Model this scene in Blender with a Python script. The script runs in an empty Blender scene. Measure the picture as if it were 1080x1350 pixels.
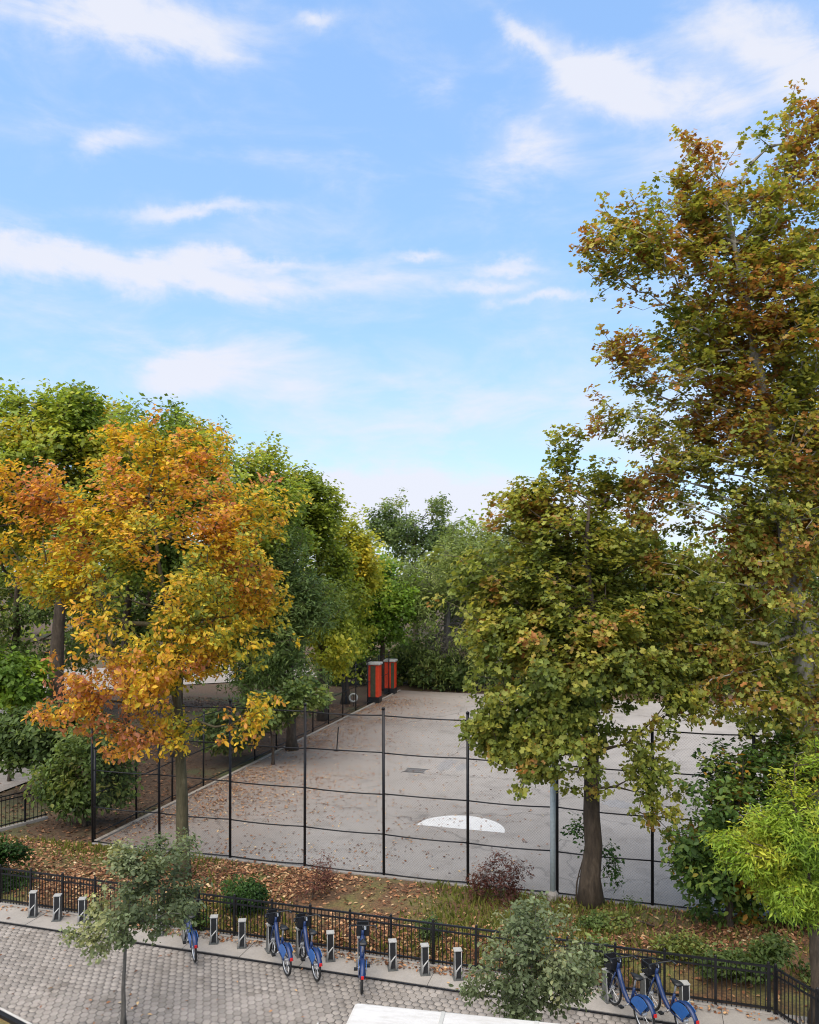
import bpy, bmesh, math, random
import numpy as np
from mathutils import Vector, Matrix

random.seed(7)
rng = np.random.default_rng(11)
SC = bpy.context.scene
COL = SC.collection
R = math.radians

# ------------------------------------------------------------------ camera
CAM_H = 9.0
F = 1060.0            # focal length in photograph pixels
HOR = 750.0           # horizon row
YAW = R(16.3)         # street grid against the camera's axis
cam = bpy.data.cameras.new("camera")
cam.sensor_fit = 'HORIZONTAL'
cam.sensor_width = 36.0
cam.lens = 36.0 * F / 1080.0
cam.shift_y = (HOR - 675.0) / 1080.0
cam.clip_start = 0.1
cam.clip_end = 3000
cam_o = bpy.data.objects.new("camera", cam)
cam_o.location = (0, 0, CAM_H)
cam_o.rotation_euler = (R(90), 0, YAW)
COL.objects.link(cam_o)
SC.camera = cam_o
SA, CA = math.sin(YAW), math.cos(YAW)


def at(px, d, z):
    """a point at distance d along the view axis, photo column px, height z"""
    X = (px - 540.0) * d / F
    return Vector((X * CA - d * SA, X * SA + d * CA, z))


def G(px, py, z=0.0):
    """the point of the level z seen at a photo pixel"""
    d = F * (CAM_H - z) / (py - HOR)
    return at(px, d, z)


def P(px, py, d):
    """the point at depth d seen at a photo pixel"""
    return at(px, d, CAM_H - (py - HOR) * d / F)


# ------------------------------------------------------------------ sky, sun, exposure
SUN_EL, SUN_AZ = 62.0, 190.0          # azimuth clockwise from +Y (behind the camera)
world = bpy.data.worlds.new("World")
SC.world = world
world.use_nodes = True
wt = world.node_tree
wt.nodes.clear()


def wn(t, **kw):
    n = wt.nodes.new(t)
    for k, v in kw.items():
        setattr(n, k, v)
    return n


def wm(op, a, b=None, c=None, clamp=False):
    n = wn('ShaderNodeMath', operation=op)
    n.use_clamp = clamp
    for i, v in enumerate((a, b, c)):
        if v is None:
            continue
        if isinstance(v, (int, float)):
            n.inputs[i].default_value = v
        else:
            wt.links.new(v, n.inputs[i])
    return n.outputs[0]


def build_sky():
    out = wn('ShaderNodeOutputWorld')
    bg = wn('ShaderNodeBackground')
    bg.inputs['Strength'].default_value = 0.15
    sky = wn('ShaderNodeTexSky', sky_type='NISHITA')
    sky.sun_disc = False
    sky.sun_elevation = R(SUN_EL)
    sky.sun_rotation = R(SUN_AZ)
    sky.altitude = 50
    sky.air_density = 1.0
    sky.dust_density = 0.6
    sky.ozone_density = 1.6
    tc = wn('ShaderNodeTexCoord')
    warp = wn('ShaderNodeTexNoise')
    warp.inputs['Scale'].default_value = 9.0
    warp.inputs['Detail'].default_value = 7.0
    warp.inputs['Roughness'].default_value = 0.62
    wt.links.new(tc.outputs['Generated'], warp.inputs['Vector'])
    sub = wn('ShaderNodeVectorMath', operation='SUBTRACT')
    wt.links.new(warp.outputs['Color'], sub.inputs[0])
    sub.inputs[1].default_value = (.5, .5, .5)
    scl = wn('ShaderNodeVectorMath', operation='SCALE')
    wt.links.new(sub.outputs[0], scl.inputs[0])
    scl.inputs['Scale'].default_value = 0.065
    add = wn('ShaderNodeVectorMath', operation='ADD')
    wt.links.new(tc.outputs['Generated'], add.inputs[0])
    wt.links.new(scl.outputs[0], add.inputs[1])
    sep = wn('ShaderNodeSeparateXYZ')
    wt.links.new(add.outputs[0], sep.inputs[0])
    az = wm('ARCTAN2', sep.outputs['X'], sep.outputs['Y'])
    el = wm('ARCSINE', sep.outputs['Z'])
    # soft clouds at their bearings: column, row, half sizes, slope, weight
    blobs = [(120, 18, 200, 34, .08, 1.0), (270, 60, 90, 26, .05, .55), (850, 126, 100, 38, .12, 1.1),
             (760, 82, 62, 36, .6, .95), (690, 46, 38, 16, .7, .8), (695, 195, 66, 60, -.5, .8),
             (1020, 45, 130, 46, .3, .95), (1075, 95, 70, 60, 0, .6), (215, 362, 275, 25, .1, 1.0),
             (60, 345, 150, 25, .05, .6), (335, 342, 85, 10, .04, .6), (262, 276, 95, 11, -.04, .75),
             (145, 184, 48, 16, 0, .5), (430, 228, 95, 22, .05, .4), (560, 130, 60, 30, .4, .3),
             (665, 350, 56, 8, -.05, .55), (640, 374, 50, 7, -.05, .45), (715, 390, 74, 6, -.06, .5),
             (556, 337, 36, 7, 0, .7), (245, 492, 58, 26, -.25, 1.15), (335, 462, 80, 36, 0, .4),
             (480, 642, 170, 22, .03, 1.0), (560, 668, 260, 26, 0, .9), (480, 520, 260, 34, .05, .2),
             (700, 570, 240, 34, .04, .26), (950, 190, 90, 40, 0, .35), (420, 14, 22, 12, 0, .5)]
    total = None
    for (bx, by, rx, ry, sl, wgt) in blobs:
        p = at(bx, 1000.0, 0)
        a0 = math.atan2(p.x, p.y)
        L = math.hypot(p.x, p.y)
        e0 = math.atan2((HOR - by) / F * 1000.0, L)
        k = math.cos(a0 + YAW)
        sx, sy = rx / F * k * k, ry / F * k * math.cos(e0) ** 2
        p2 = at(bx + 40, 1000.0, 0)
        a2 = math.atan2(p2.x, p2.y)
        e2 = math.atan2((HOR - by - 40 * sl) / F * 1000.0, math.hypot(p2.x, p2.y))
        sl = -(e2 - e0) / (a2 - a0)
        da = wm('SUBTRACT', az, a0)
        de = wm('SUBTRACT', el, e0)
        de = wm('MULTIPLY_ADD', da, sl, de)
        qa = wm('POWER', wm('ABSOLUTE', wm('DIVIDE', da, sx)), 2.0)
        qe = wm('POWER', wm('ABSOLUTE', wm('DIVIDE', de, sy)), 2.0)
        g = wm('MULTIPLY', wm('EXPONENT', wm('MULTIPLY', wm('ADD', qa, qe), -0.9)), wgt)
        total = g if total is None else wm('ADD', total, g)
    # streaky texture, everywhere in the sky
    mp = wn('ShaderNodeMapping')
    mp.inputs['Scale'].default_value = (3.0, 3.0, 9.0)
    wt.links.new(tc.outputs['Generated'], mp.inputs['Vector'])
    fb = wn('ShaderNodeTexNoise')
    fb.inputs['Scale'].default_value = 2.2
    fb.inputs['Detail'].default_value = 8.0
    fb.inputs['Roughness'].default_value = 0.6
    fb.inputs['Distortion'].default_value = 0.4
    wt.links.new(mp.outputs[0], fb.inputs['Vector'])
    n = fb.outputs['Fac']
    body = wm('MULTIPLY', total, wm('MULTIPLY_ADD', n, 2.0, -0.08))
    veil = wm('MULTIPLY', wm('SUBTRACT', n, 0.40, clamp=True), 1.5)
    dens = wm('ADD', body, veil)
    hz = wm('MULTIPLY', wm('POWER', wm('SUBTRACT', 1.0, wm('ABSOLUTE', el), clamp=True), 4.5), 0.46)
    dens = wm('ADD', dens, hz)
    mr = wn('ShaderNodeMapRange', interpolation_type='SMOOTHSTEP')
    mr.inputs['From Min'].default_value = 0.06
    mr.inputs['From Max'].default_value = 1.15
    mr.inputs['To Max'].default_value = 0.94
    wt.links.new(dens, mr.inputs['Value'])
    tint = wn('ShaderNodeMix', data_type='RGBA', blend_type='MULTIPLY')
    tint.inputs['Factor'].default_value = 1.0
    gam = wn('ShaderNodeGamma')
    gam.inputs['Gamma'].default_value = 0.40
    wt.links.new(sky.outputs[0], gam.inputs['Color'])
    hsv = wn('ShaderNodeHueSaturation')
    hsv.inputs['Saturation'].default_value = 1.45
    wt.links.new(gam.outputs[0], hsv.inputs['Color'])
    wt.links.new(hsv.outputs[0], tint.inputs[6])
    tint.inputs[7].default_value = SKY_TINT
    mix = wn('ShaderNodeMix', data_type='RGBA')
    wt.links.new(mr.outputs[0], mix.inputs['Factor'])
    wt.links.new(tint.outputs[2], mix.inputs[6])
    mix.inputs[7].default_value = CLOUD
    wt.links.new(mix.outputs[2], bg.inputs['Color'])
    wt.links.new(bg.outputs[0], out.inputs['Surface'])


SKY_TINT = (1.41, 1.73, 2.14, 1)
CLOUD = (2.85, 2.92, 3.25, 1)
build_sky()
sun = bpy.data.lights.new("sun", 'SUN')
sun.energy = 3.0
sun.angle = R(85)
sun.color = (1.0, .88, .72)
sun_o = bpy.data.objects.new("sun", sun)
sdir = Vector((math.sin(R(SUN_AZ)) * math.cos(R(SUN_EL)), math.cos(R(SUN_AZ)) * math.cos(R(SUN_EL)), math.sin(R(SUN_EL))))
sun_o.rotation_euler = sdir.to_track_quat('Z', 'Y').to_euler()
sun_o.location = sdir * 80
COL.objects.link(sun_o)
SC.view_settings.view_transform = 'Standard'
SC.view_settings.look = 'None'
SC.view_settings.gamma = 1.0
SC.view_settings.use_curve_mapping = False
SC.view_settings.exposure = 1.0
SC.render.engine = 'CYCLES'
SC.cycles.max_bounces = 7
SC.cycles.diffuse_bounces = 4
SC.cycles.transmission_bounces = 4
SC.cycles.glossy_bounces = 2
SC.cycles.use_denoising = True
SC.cycles.filter_width = 1.1

# ------------------------------------------------------------------ materials
MATS = {}


class NT:
    def __init__(self, name):
        self.m = bpy.data.materials.new(name)
        self.m.use_nodes = True
        self.t = self.m.node_tree
        self.b = self.t.nodes['Principled BSDF']
        self.out = self.t.nodes['Material Output']

    def n(self, typ, **kw):
        x = self.t.nodes.new(typ)
        for k, v in kw.items():
            if k in x.inputs:
                x.inputs[k].default_value = v
            else:
                setattr(x, k, v)
        return x

    def l(self, a, b):
        self.t.links.new(a, b)

    def noise(self, scale, detail=5, rough=.6, coord='Object', stretch=None, dist=0):
        tc = self.n('ShaderNodeTexCoord')
        src = tc.outputs[coord]
        if coord == 'World':
            src = None
        if stretch:
            mp = self.n('ShaderNodeMapping')
            mp.inputs['Scale'].default_value = stretch
            self.l(src, mp.inputs['Vector'])
            src = mp.outputs[0]
        x = self.n('ShaderNodeTexNoise')
        x.inputs['Scale'].default_value = scale
        x.inputs['Detail'].default_value = detail
        x.inputs['Roughness'].default_value = rough
        x.inputs['Distortion'].default_value = dist
        self.l(src, x.inputs['Vector'])
        return x.outputs['Fac']

    def ramp(self, fac, stops):
        x = self.n('ShaderNodeValToRGB')
        e = x.color_ramp.elements
        while len(e) < len(stops):
            e.new(0.5)
        for i, (p, c) in enumerate(stops):
            e[i].position = p
            e[i].color = (*c, 1) if len(c) == 3 else c
        self.l(fac, x.inputs[0])
        return x.outputs[0]

    def mix(self, fac, a, b, mode='MIX'):
        x = self.n('ShaderNodeMix', data_type='RGBA', blend_type=mode)
        for sock, v in ((x.inputs['Factor'], fac), (x.inputs[6], a), (x.inputs[7], b)):
            if isinstance(v, (int, float)):
                sock.default_value = v
            elif isinstance(v, tuple):
                sock.default_value = (*v, 1) if len(v) == 3 else v
            else:
                self.l(v, sock)
        return x.outputs[2]

    def bump(self, h, strength=.4, dist=.02):
        x = self.n('ShaderNodeBump')
        x.inputs['Strength'].default_value = strength
        x.inputs['Distance'].default_value = dist
        self.l(h, x.inputs['Height'])
        self.l(x.outputs[0], self.b.inputs['Normal'])

    def done(self, col=None, rough=.7, metal=0, spec=.4):
        if col is not None:
            if isinstance(col, tuple):
                self.b.inputs['Base Color'].default_value = (*col, 1)
            else:
                self.l(col, self.b.inputs['Base Color'])
        self.b.inputs['Roughness'].default_value = rough
        self.b.inputs['Metallic'].default_value = metal
        self.b.inputs['Specular IOR Level'].default_value = spec
        return self.m


def simple(name, c, rough=.6, metal=0, var=.25, scale=6, spec=.4):
    t = NT(name)
    f = t.noise(scale, 6)
    lo = tuple(x * (1 - var) for x in c)
    hi = tuple(min(1, x * (1 + var)) for x in c)
    col = t.ramp(f, [(.3, lo), (.7, hi)])
    t.bump(f, .12, .004)
    MATS[name] = t.done(col, rough, metal, spec)
    return MATS[name]


def leaf_mat(name, trans=.38, rough=.5):
    t = NT(name)
    a = t.n('ShaderNodeAttribute', attribute_name='leaf_colour')
    t.done(a.outputs['Color'], rough, 0, .25)
    tr = t.n('ShaderNodeBsdfTranslucent')
    br = t.mix(1.0, a.outputs['Color'], (1.35, 1.3, .75), 'MULTIPLY')
    t.l(br, tr.inputs['Color'])
    mx = t.n('ShaderNodeMixShader')
    mx.inputs[0].default_value = trans
    t.l(t.b.outputs[0], mx.inputs[1])
    t.l(tr.outputs[0], mx.inputs[2])
    t.l(mx.outputs[0], t.out.inputs['Surface'])
    MATS[name] = t.m


leaf_mat('leaf', .45)
leaf_mat('litter', .12, .7)
simple('black_iron', (.012, .012, .014), .45, .2, .4, 9)
simple('chain_wire', (.02, .02, .022), .5, .3, .2)
simple('galvanised', (.42, .48, .50), .55, .1, .15, 14)
simple('dock_metal', (.13, .135, .13), .5, .3, .3, 10)
simple('dock_white', (.32, .32, .305), .45, 0, .12, 12)
simple('dock_leg', (.33, .33, .32), .4, .2, .2, 12)
simple('black_plastic', (.014, .015, .017), .4, 0, .3, 10)
simple('tyre', (.018, .018, .018), .8, 0, .3, 30)
simple('rim', (.52, .53, .54), .35, .7, .1, 30)
simple('bike_blue', (.010, .028, .10), .35, 0, .12, 12, .5)
simple('bike_guard', (.018, .11, .36), .4, 0, .12, 12, .5)
simple('red_paint', (.62, .05, .016), .45, 0, .15, 5)
simple('olive_panel', (.05, .055, .03), .6, 0, .3, 5)
simple('pale_cap', (.38, .38, .35), .6, 0, .15, 6)
simple('white_body', (.50, .49, .465), .4, 0, .07, 1.2, .5)
simple('dark_glass', (.02, .025, .03), .08, 0, .1, 2, .6)
simple('court_white', (.56, .555, .53), .8, 0, .1, 6)
simple('worn_blue', (.235, .225, .215), .85, 0, .16, 2.5)
simple('drain', (.10, .10, .10), .6, .3, .4, 8)
simple('tail_red', (.5, .02, .02), .3)
simple('kerb_stone', (.27, .235, .19), .85, 0, .3, 3)
simple('stone_edge', (.42, .41, .38), .8, 0, .2, 5)


def roof_mat():
    t = NT('truck_roof')
    a = t.noise(.8, 7, .65)
    f = t.noise(14, 6, .7, stretch=(.25, 1, 1))
    c = t.ramp(a, [(.3, (.40, .385, .355)), (.55, (.50, .49, .465)), (.8, (.54, .53, .505))])
    c = t.mix(.5, c, t.ramp(f, [(.35, (.72, .70, .66)), (.55, (1, 1, 1))]), 'MULTIPLY')
    MATS['truck_roof'] = t.done(c, .45)


roof_mat()


def ground_mats():
    # playground paving
    t = NT('court_paving')
    big = t.noise(.16, 6, .6)
    mid = t.noise(1.1, 6, .65, dist=.6)
    fine = t.noise(26, 4, .7)
    c = t.ramp(big, [(.3, (.245, .222, .196)), (.55, (.292, .268, .24)), (.75, (.33, .304, .274))])
    c = t.mix(.5, c, t.ramp(mid, [(.32, (.62, .6, .58)), (.5, (1, 1, 1)), (.8, (1.12, 1.1, 1.08))]), 'MULTIPLY')
    c = t.mix(.55, c, t.ramp(fine, [(.3, (.62, .62, .62)), (.65, (1.18, 1.18, 1.18))]), 'MULTIPLY')
    tc = t.n('ShaderNodeTexCoord')
    vor = t.n('ShaderNodeTexVoronoi', feature='DISTANCE_TO_EDGE')
    vor.inputs['Scale'].default_value = .13
    nz = t.n('ShaderNodeTexNoise')
    nz.inputs['Scale'].default_value = 1.2
    nz.inputs['Detail'].default_value = 6
    t.l(tc.outputs['Object'], nz.inputs['Vector'])
    va = t.n('ShaderNodeVectorMath', operation='MULTIPLY_ADD')
    t.l(nz.outputs['Color'], va.inputs[0])
    va.inputs[1].default_value = (1.6, 1.6, 0)
    t.l(tc.outputs['Object'], va.inputs[2])
    t.l(va.outputs[0], vor.inputs['Vector'])
    crack = t.ramp(vor.outputs['Distance'], [(0, (.5, .5, .5)), (.006, (1, 1, 1))])
    c = t.mix(.7, c, crack, 'MULTIPLY')
    sx = t.n('ShaderNodeSeparateXYZ')
    t.l(tc.outputs['Object'], sx.inputs[0])
    mr = t.n('ShaderNodeMapRange')
    mr.inputs['From Min'].default_value = -17.3
    mr.inputs['From Max'].default_value = -10.5
    mr.inputs['To Min'].default_value = 1.0
    mr.inputs['To Max'].default_value = 0.0
    t.l(sx.outputs['X'], mr.inputs['Value'])
    mu = t.n('ShaderNodeMath', operation='MULTIPLY')
    t.l(mr.outputs[0], mu.inputs[0])
    t.l(t.ramp(mid, [(.3, (.25, .25, .25)), (.65, (1, 1, 1))]), mu.inputs[1])
    c = t.mix(mu.outputs[0], c, t.mix(1.0, c, (.66, .50, .40), 'MULTIPLY'))
    t.bump(fine, .3, .01)
    MATS['court_paving'] = t.done(c, .85)
    # concrete
    t = NT('concrete')
    a = t.noise(.9, 7, .65)
    f = t.noise(30, 3, .7)
    c = t.ramp(a, [(.28, (.20, .185, .165)), (.5, (.27, .25, .225)), (.75, (.33, .305, .275))])
    c = t.mix(.4, c, t.ramp(f, [(.3, (.7, .7, .7)), (.7, (1.15, 1.15, 1.15))]), 'MULTIPLY')
    t.bump(f, .25, .006)
    MATS['concrete'] = t.done(c, .85)
    # hexagonal asphalt pavers
    t = NT('paver')
    oi = t.n('ShaderNodeObjectInfo')
    at_ = t.n('ShaderNodeAttribute', attribute_name='tone')
    s = t.n('ShaderNodeMath', operation='ADD')
    t.l(oi.outputs['Random'], s.inputs[0])
    t.l(at_.outputs['Fac'], s.inputs[1])
    fr = t.n('ShaderNodeMath', operation='FRACT')
    t.l(s.outputs[0], fr.inputs[0])
    c = t.ramp(fr.outputs[0], [(0, (.205, .186, .166)), (.3, (.24, .218, .195)), (.6, (.26, .236, .211)), (1, (.295, .268, .24))])
    geo = t.n('ShaderNodeNewGeometry')
    nz = t.n('ShaderNodeTexNoise')
    nz.inputs['Scale'].default_value = .55
    nz.inputs['Detail'].default_value = 6
    t.l(geo.outputs['Position'], nz.inputs['Vector'])
    f2 = t.n('ShaderNodeTexNoise')
    f2.inputs['Scale'].default_value = 38
    t.l(geo.outputs['Position'], f2.inputs['Vector'])
    c = t.mix(.6, c, t.ramp(nz.outputs['Fac'], [(.3, (.7, .69, .68)), (.7, (1.12, 1.12, 1.12))]), 'MULTIPLY')
    c = t.mix(.45, c, t.ramp(f2.outputs['Fac'], [(.3, (.65, .65, .65)), (.7, (1.2, 1.2, 1.2))]), 'MULTIPLY')
    n3 = t.n('ShaderNodeTexNoise')
    n3.inputs['Scale'].default_value = 1.7
    n3.inputs['Detail'].default_value = 8
    n3.inputs['Roughness'].default_value = .7
    t.l(geo.outputs['Position'], n3.inputs['Vector'])
    c = t.mix(.8, c, t.ramp(n3.outputs['Fac'], [(.34, (.55, .52, .49)), (.46, (.98, .97, .96)), (.62, (1.0, 1.0, 1.0)), (.7, (1.16, 1.15, 1.13))]), 'MULTIPLY')
    v3 = t.n('ShaderNodeTexVoronoi')
    v3.inputs['Scale'].default_value = 2.6
    t.l(geo.outputs['Position'], v3.inputs['Vector'])
    c = t.mix(.55, c, t.ramp(v3.outputs['Distance'], [(0, (.35, .34, .33)), (.065, (.4, .39, .38)), (.085, (1, 1, 1))]), 'MULTIPLY')
    t.bump(f2.outputs['Fac'], .3, .006)
    MATS['paver'] = t.done(c, .85)
    t = NT('joint_sand')
    f = t.noise(20, 5)
    MATS['joint_sand'] = t.done(t.ramp(f, [(.3, (.05, .047, .043)), (.7, (.11, .10, .09))]), .95)
    # soil with leaf mould and thin grass
    t = NT('soil')
    a = t.noise(.5, 6, .6)
    f = t.noise(16, 6, .75)
    c = t.ramp(f, [(.25, (.035, .022, .013)), (.45, (.095, .055, .028)), (.62, (.19, .10, .045)), (.8, (.30, .19, .10))])
    g = t.ramp(f, [(.3, (.06, .07, .018)), (.7, (.20, .19, .055))])
    c = t.mix(t.ramp(a, [(.46, (0, 0, 0)), (.62, (1, 1, 1))]), c, g)
    t.bump(f, .6, .05)
    MATS['soil'] = t.done(c, .95)
    t = NT('park_earth')
    a = t.noise(.25, 6, .6)
    f = t.noise(9, 6, .75)
    c = t.ramp(f, [(.25, (.03, .02, .012)), (.5, (.08, .048, .027)), (.75, (.17, .10, .055))])
    c = t.mix(t.ramp(a, [(.5, (0, 0, 0)), (.65, (1, 1, 1))]), c, t.ramp(f, [(.3, (.03, .04, .012)), (.7, (.08, .09, .03))]))
    t.bump(f, .6, .06)
    MATS['park_earth'] = t.done(c, .95)
    t = NT('path_paving')
    f = t.noise(2, 6, .7)
    MATS['path_paving'] = t.done(t.ramp(f, [(.3, (.20, .17, .145)), (.7, (.31, .275, .24))]), .9)
    t = NT('asphalt')
    f = t.noise(18, 6, .7)
    MATS['asphalt'] = t.done(t.ramp(f, [(.3, (.035, .035, .037)), (.7, (.07, .07, .072))]), .9)
    # barks
    for nm, st in (('bark_brown', [(.3, (.028, .020, .014)), (.55, (.075, .055, .038)), (.75, (.13, .10, .075))]),
                   ('bark_grey', [(.3, (.06, .055, .048)), (.55, (.13, .12, .105)), (.75, (.22, .205, .18))]),
                   ('bark_pale', [(.3, (.13, .115, .09)), (.5, (.26, .24, .20)), (.75, (.42, .40, .34))]),
                   ('bark_olive', [(.3, (.05, .045, .022)), (.55, (.10, .085, .045)), (.75, (.16, .14, .08))])):
        t = NT(nm)
        f = t.noise(9, 6, .7, stretch=(1, 1, .22), dist=.5)
        f2 = t.noise(3, 5, .6)
        c = t.mix(.35, t.ramp(f, st), t.ramp(f2, [(.35, (.55, .55, .5)), (.65, (1.25, 1.22, 1.2))]), 'MULTIPLY')
        t.bump(f, .9, .04)
        MATS[nm] = t.done(c, .9)


ground_mats()


# ------------------------------------------------------------------ object helpers
def link(o, parent=None):
    COL.objects.link(o)
    if parent:
        o.parent = parent
    return o


def tag(o, label=None, cat=None, group=None, kind=None):
    if label:
        o['label'] = label
    if cat:
        o['category'] = cat
    if group:
        o['group'] = group
    if kind:
        o['kind'] = kind
    return o


def empty(name, loc=(0, 0, 0), rz=0, label=None, cat=None, group=None):
    o = bpy.data.objects.new(name, None)
    o.location = loc
    o.rotation_euler = (0, 0, rz)
    o.empty_display_size = .2
    link(o)
    return tag(o, label, cat, group)


def copy_tree(o, parent=None):
    c = o.copy()
    COL.objects.link(c)
    c.parent = parent
    for ch in o.children:
        copy_tree(ch, c)
    return c


class MB:
    """collects simple solids into one mesh"""

    def __init__(self):
        self.v, self.f = [], []

    def add(self, vs, fs):
        o = len(self.v)
        self.v += [tuple(p) for p in vs]
        self.f += [tuple(i + o for i in f) for f in fs]
        return self

    def box(self, x0, x1, y0, y1, z0, z1):
        vs = [(x, y, z) for z in (z0, z1) for y in (y0, y1) for x in (x0, x1)]
        return self.add(vs, [(0, 2, 3, 1), (4, 5, 7, 6), (0, 1, 5, 4), (2, 6, 7, 3), (0, 4, 6, 2), (1, 3, 7, 5)])

    def tube(self, pts, rad, n=8, cap=True):
        pts = [Vector(p) for p in pts]
        if isinstance(rad, (int, float)):
            rad = [rad] * len(pts)
        vs, fs = [], []
        up = None
        for i, p in enumerate(pts):
            t = (pts[min(i + 1, len(pts) - 1)] - pts[max(i - 1, 0)])
            if t.length < 1e-9:
                t = Vector((0, 0, 1))
            t.normalize()
            if up is None:
                up = t.orthogonal()
            a = up - t * up.dot(t)
            if a.length < 1e-6:
                a = t.orthogonal()
            a.normalize()
            up = a
            b = t.cross(a)
            for k in range(n):
                w = 2 * math.pi * k / n
                vs.append(p + (a * math.cos(w) + b * math.sin(w)) * rad[i])
        m = len(pts)
        for i in range(m - 1):
            for k in range(n):
                k2 = (k + 1) % n
                fs.append((i * n + k, i * n + k2, (i + 1) * n + k2, (i + 1) * n + k))
        if cap:
            fs.append(tuple(range(n - 1, -1, -1)))
            fs.append(tuple((m - 1) * n + k for k in range(n)))
        return self.add(vs, fs)

    def prism(self, outline, z0, z1):
        n = len(outline)
        vs = [(x, y, z0) for x, y in outline] + [(x, y, z1) for x, y in outline]
        fs = [tuple(range(n - 1, -1, -1)), tuple(range(n, 2 * n))]
        fs += [(i, (i + 1) % n, n + (i + 1) % n, n + i) for i in range(n)]
        return self.add(vs, fs)

    def torus(self, c, R_, r, n=28, m=6, axis='y'):
        vs, fs = [], []
        for i in range(n):
            a = 2 * math.pi * i / n
            for j in range(m):
                b = 2 * math.pi * j / m
                q = R_ + r * math.cos(b)
                vs.append((c[0] + q * math.cos(a), c[1] + r * math.sin(b), c[2] + q * math.sin(a)))
        for i in range(n):
            for j in range(m):
                fs.append((i * m + j, i * m + (j + 1) % m, ((i + 1) % n) * m + (j + 1) % m, ((i + 1) % n) * m + j))
        return self.add(vs, fs)

    def mesh(self, name, mat, smooth=False):
        me = bpy.data.meshes.new(name)
        me.from_pydata(self.v, [], self.f)
        me.materials.append(MATS[mat])
        if smooth:
            me.polygons.foreach_set('use_smooth', [True] * len(me.polygons))
        me.update()
        return me

    def build(self, name, mat, parent=None, smooth=False, bevel=0):
        o = bpy.data.objects.new(name, self.mesh(name, mat, smooth))
        link(o, parent)
        if bevel:
            b = o.modifiers.new('bevel', 'BEVEL')
            b.width = bevel
            b.segments = 2
            b.limit_method = 'ANGLE'
        return o


def np_mesh(name, verts, loops, starts, mat, colours=None, smooth=False):
    me = bpy.data.meshes.new(name)
    me.vertices.add(len(verts))
    me.vertices.foreach_set('co', np.ascontiguousarray(verts, dtype=np.float32).ravel())
    me.loops.add(len(loops))
    me.loops.foreach_set('vertex_index', np.ascontiguousarray(loops, dtype=np.int32))
    me.polygons.add(len(starts))
    me.polygons.foreach_set('loop_start', np.ascontiguousarray(starts, dtype=np.int32))
    if colours is not None:
        at_ = me.attributes.new('leaf_colour', 'FLOAT_COLOR', 'POINT')
        c4 = np.ones((len(verts), 4), np.float32)
        c4[:, :3] = colours
        at_.data.foreach_set('color', c4.ravel())
    me.materials.append(MATS[mat])
    me.update(calc_edges=True)
    if smooth:
        me.polygons.foreach_set('use_smooth', np.ones(len(starts), bool))
    me.validate()
    return me


# ------------------------------------------------------------------ foliage
PALM = (np.array([(0, 0, 0), (.46, .18, .07), (.23, .44, .04), (.38, .78, .08), (0, 1, -.06), (-.46, .18, .07), (-.23, .44, .04), (-.38, .78, .08)]),
        [(0, 1, 2, 3, 4), (4, 7, 6, 5, 0)])
OVAL = (np.array([(0, 0, 0), (.22, .32, .07), (.26, .66, .07), (0, 1, -.05), (-.26, .66, .07), (-.22, .32, .07)]),
        [(0, 1, 2, 3), (3, 4, 5, 0)])
DIAM = (np.array([(0, 0, 0), (.33, .5, .08), (0, 1, -.03), (-.33, .5, .08)]), [(0, 1, 2), (2, 3, 0)])
LANCE = (np.array([(0, 0, 0), (.13, .4, .03), (0, 1, -.05), (-.13, .4, .03)]), [(0, 1, 2), (2, 3, 0)])


def noise_field(seed, scale, k=7):
    r = np.random.default_rng(seed)
    W = r.normal(0, 1, (k, 3)) / scale * 2.2
    ph = r.uniform(0, 6.28, k)

    def f(p):
        return .5 + .5 * np.sin(p @ W.T + ph).mean(axis=1) * 1.9
    return f


def ramp_np(s, stops):
    xs = [q[0] for q in stops]
    s = np.clip(s, 0, 1)
    return np.stack([np.interp(s, xs, [q[1][i] for q in stops]) for i in range(3)], axis=1)


def norm(a):
    return a / np.maximum(np.linalg.norm(a, axis=1, keepdims=True), 1e-9)


def leaves_mesh(name, pos, nrm, tipd, size, tmpl, cols, mat='leaf'):
    T, faces = tmpl
    n = norm(nrm)
    y = norm(tipd - n * (tipd * n).sum(1, keepdims=True))
    x = np.cross(y, n)
    N = len(pos)
    nv = len(T)
    v = (pos[:, None, :] + size[:, None, None] * (x[:, None, :] * T[None, :, 0:1] + y[:, None, :] * T[None, :, 1:2] + n[:, None, :] * T[None, :, 2:3]))
    fl = np.concatenate([np.array(f) for f in faces])
    lens = [len(f) for f in faces]
    off = np.cumsum([0] + lens[:-1])
    loops = (np.arange(N)[:, None] * nv + fl[None, :]).ravel()
    starts = (np.arange(N)[:, None] * len(fl) + off[None, :]).ravel()
    return np_mesh(name, v.reshape(-1, 3), loops, starts, mat, np.repeat(cols, nv, axis=0))


def lobes_px(lst, d0):
    """ellipsoids from (column, row, half width, half height, depth shift)"""
    out = []
    for q in lst:
        px, py, rx, ry = q[:4]
        d = d0 + (q[4] if len(q) > 4 else 0)
        c = P(px, py, d)
        s = d / F
        out.append((np.array(c), rx * s, (rx + ry) * .5 * s * (q[5] if len(q) > 5 else 1.0), ry * s))
    return out


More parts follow.
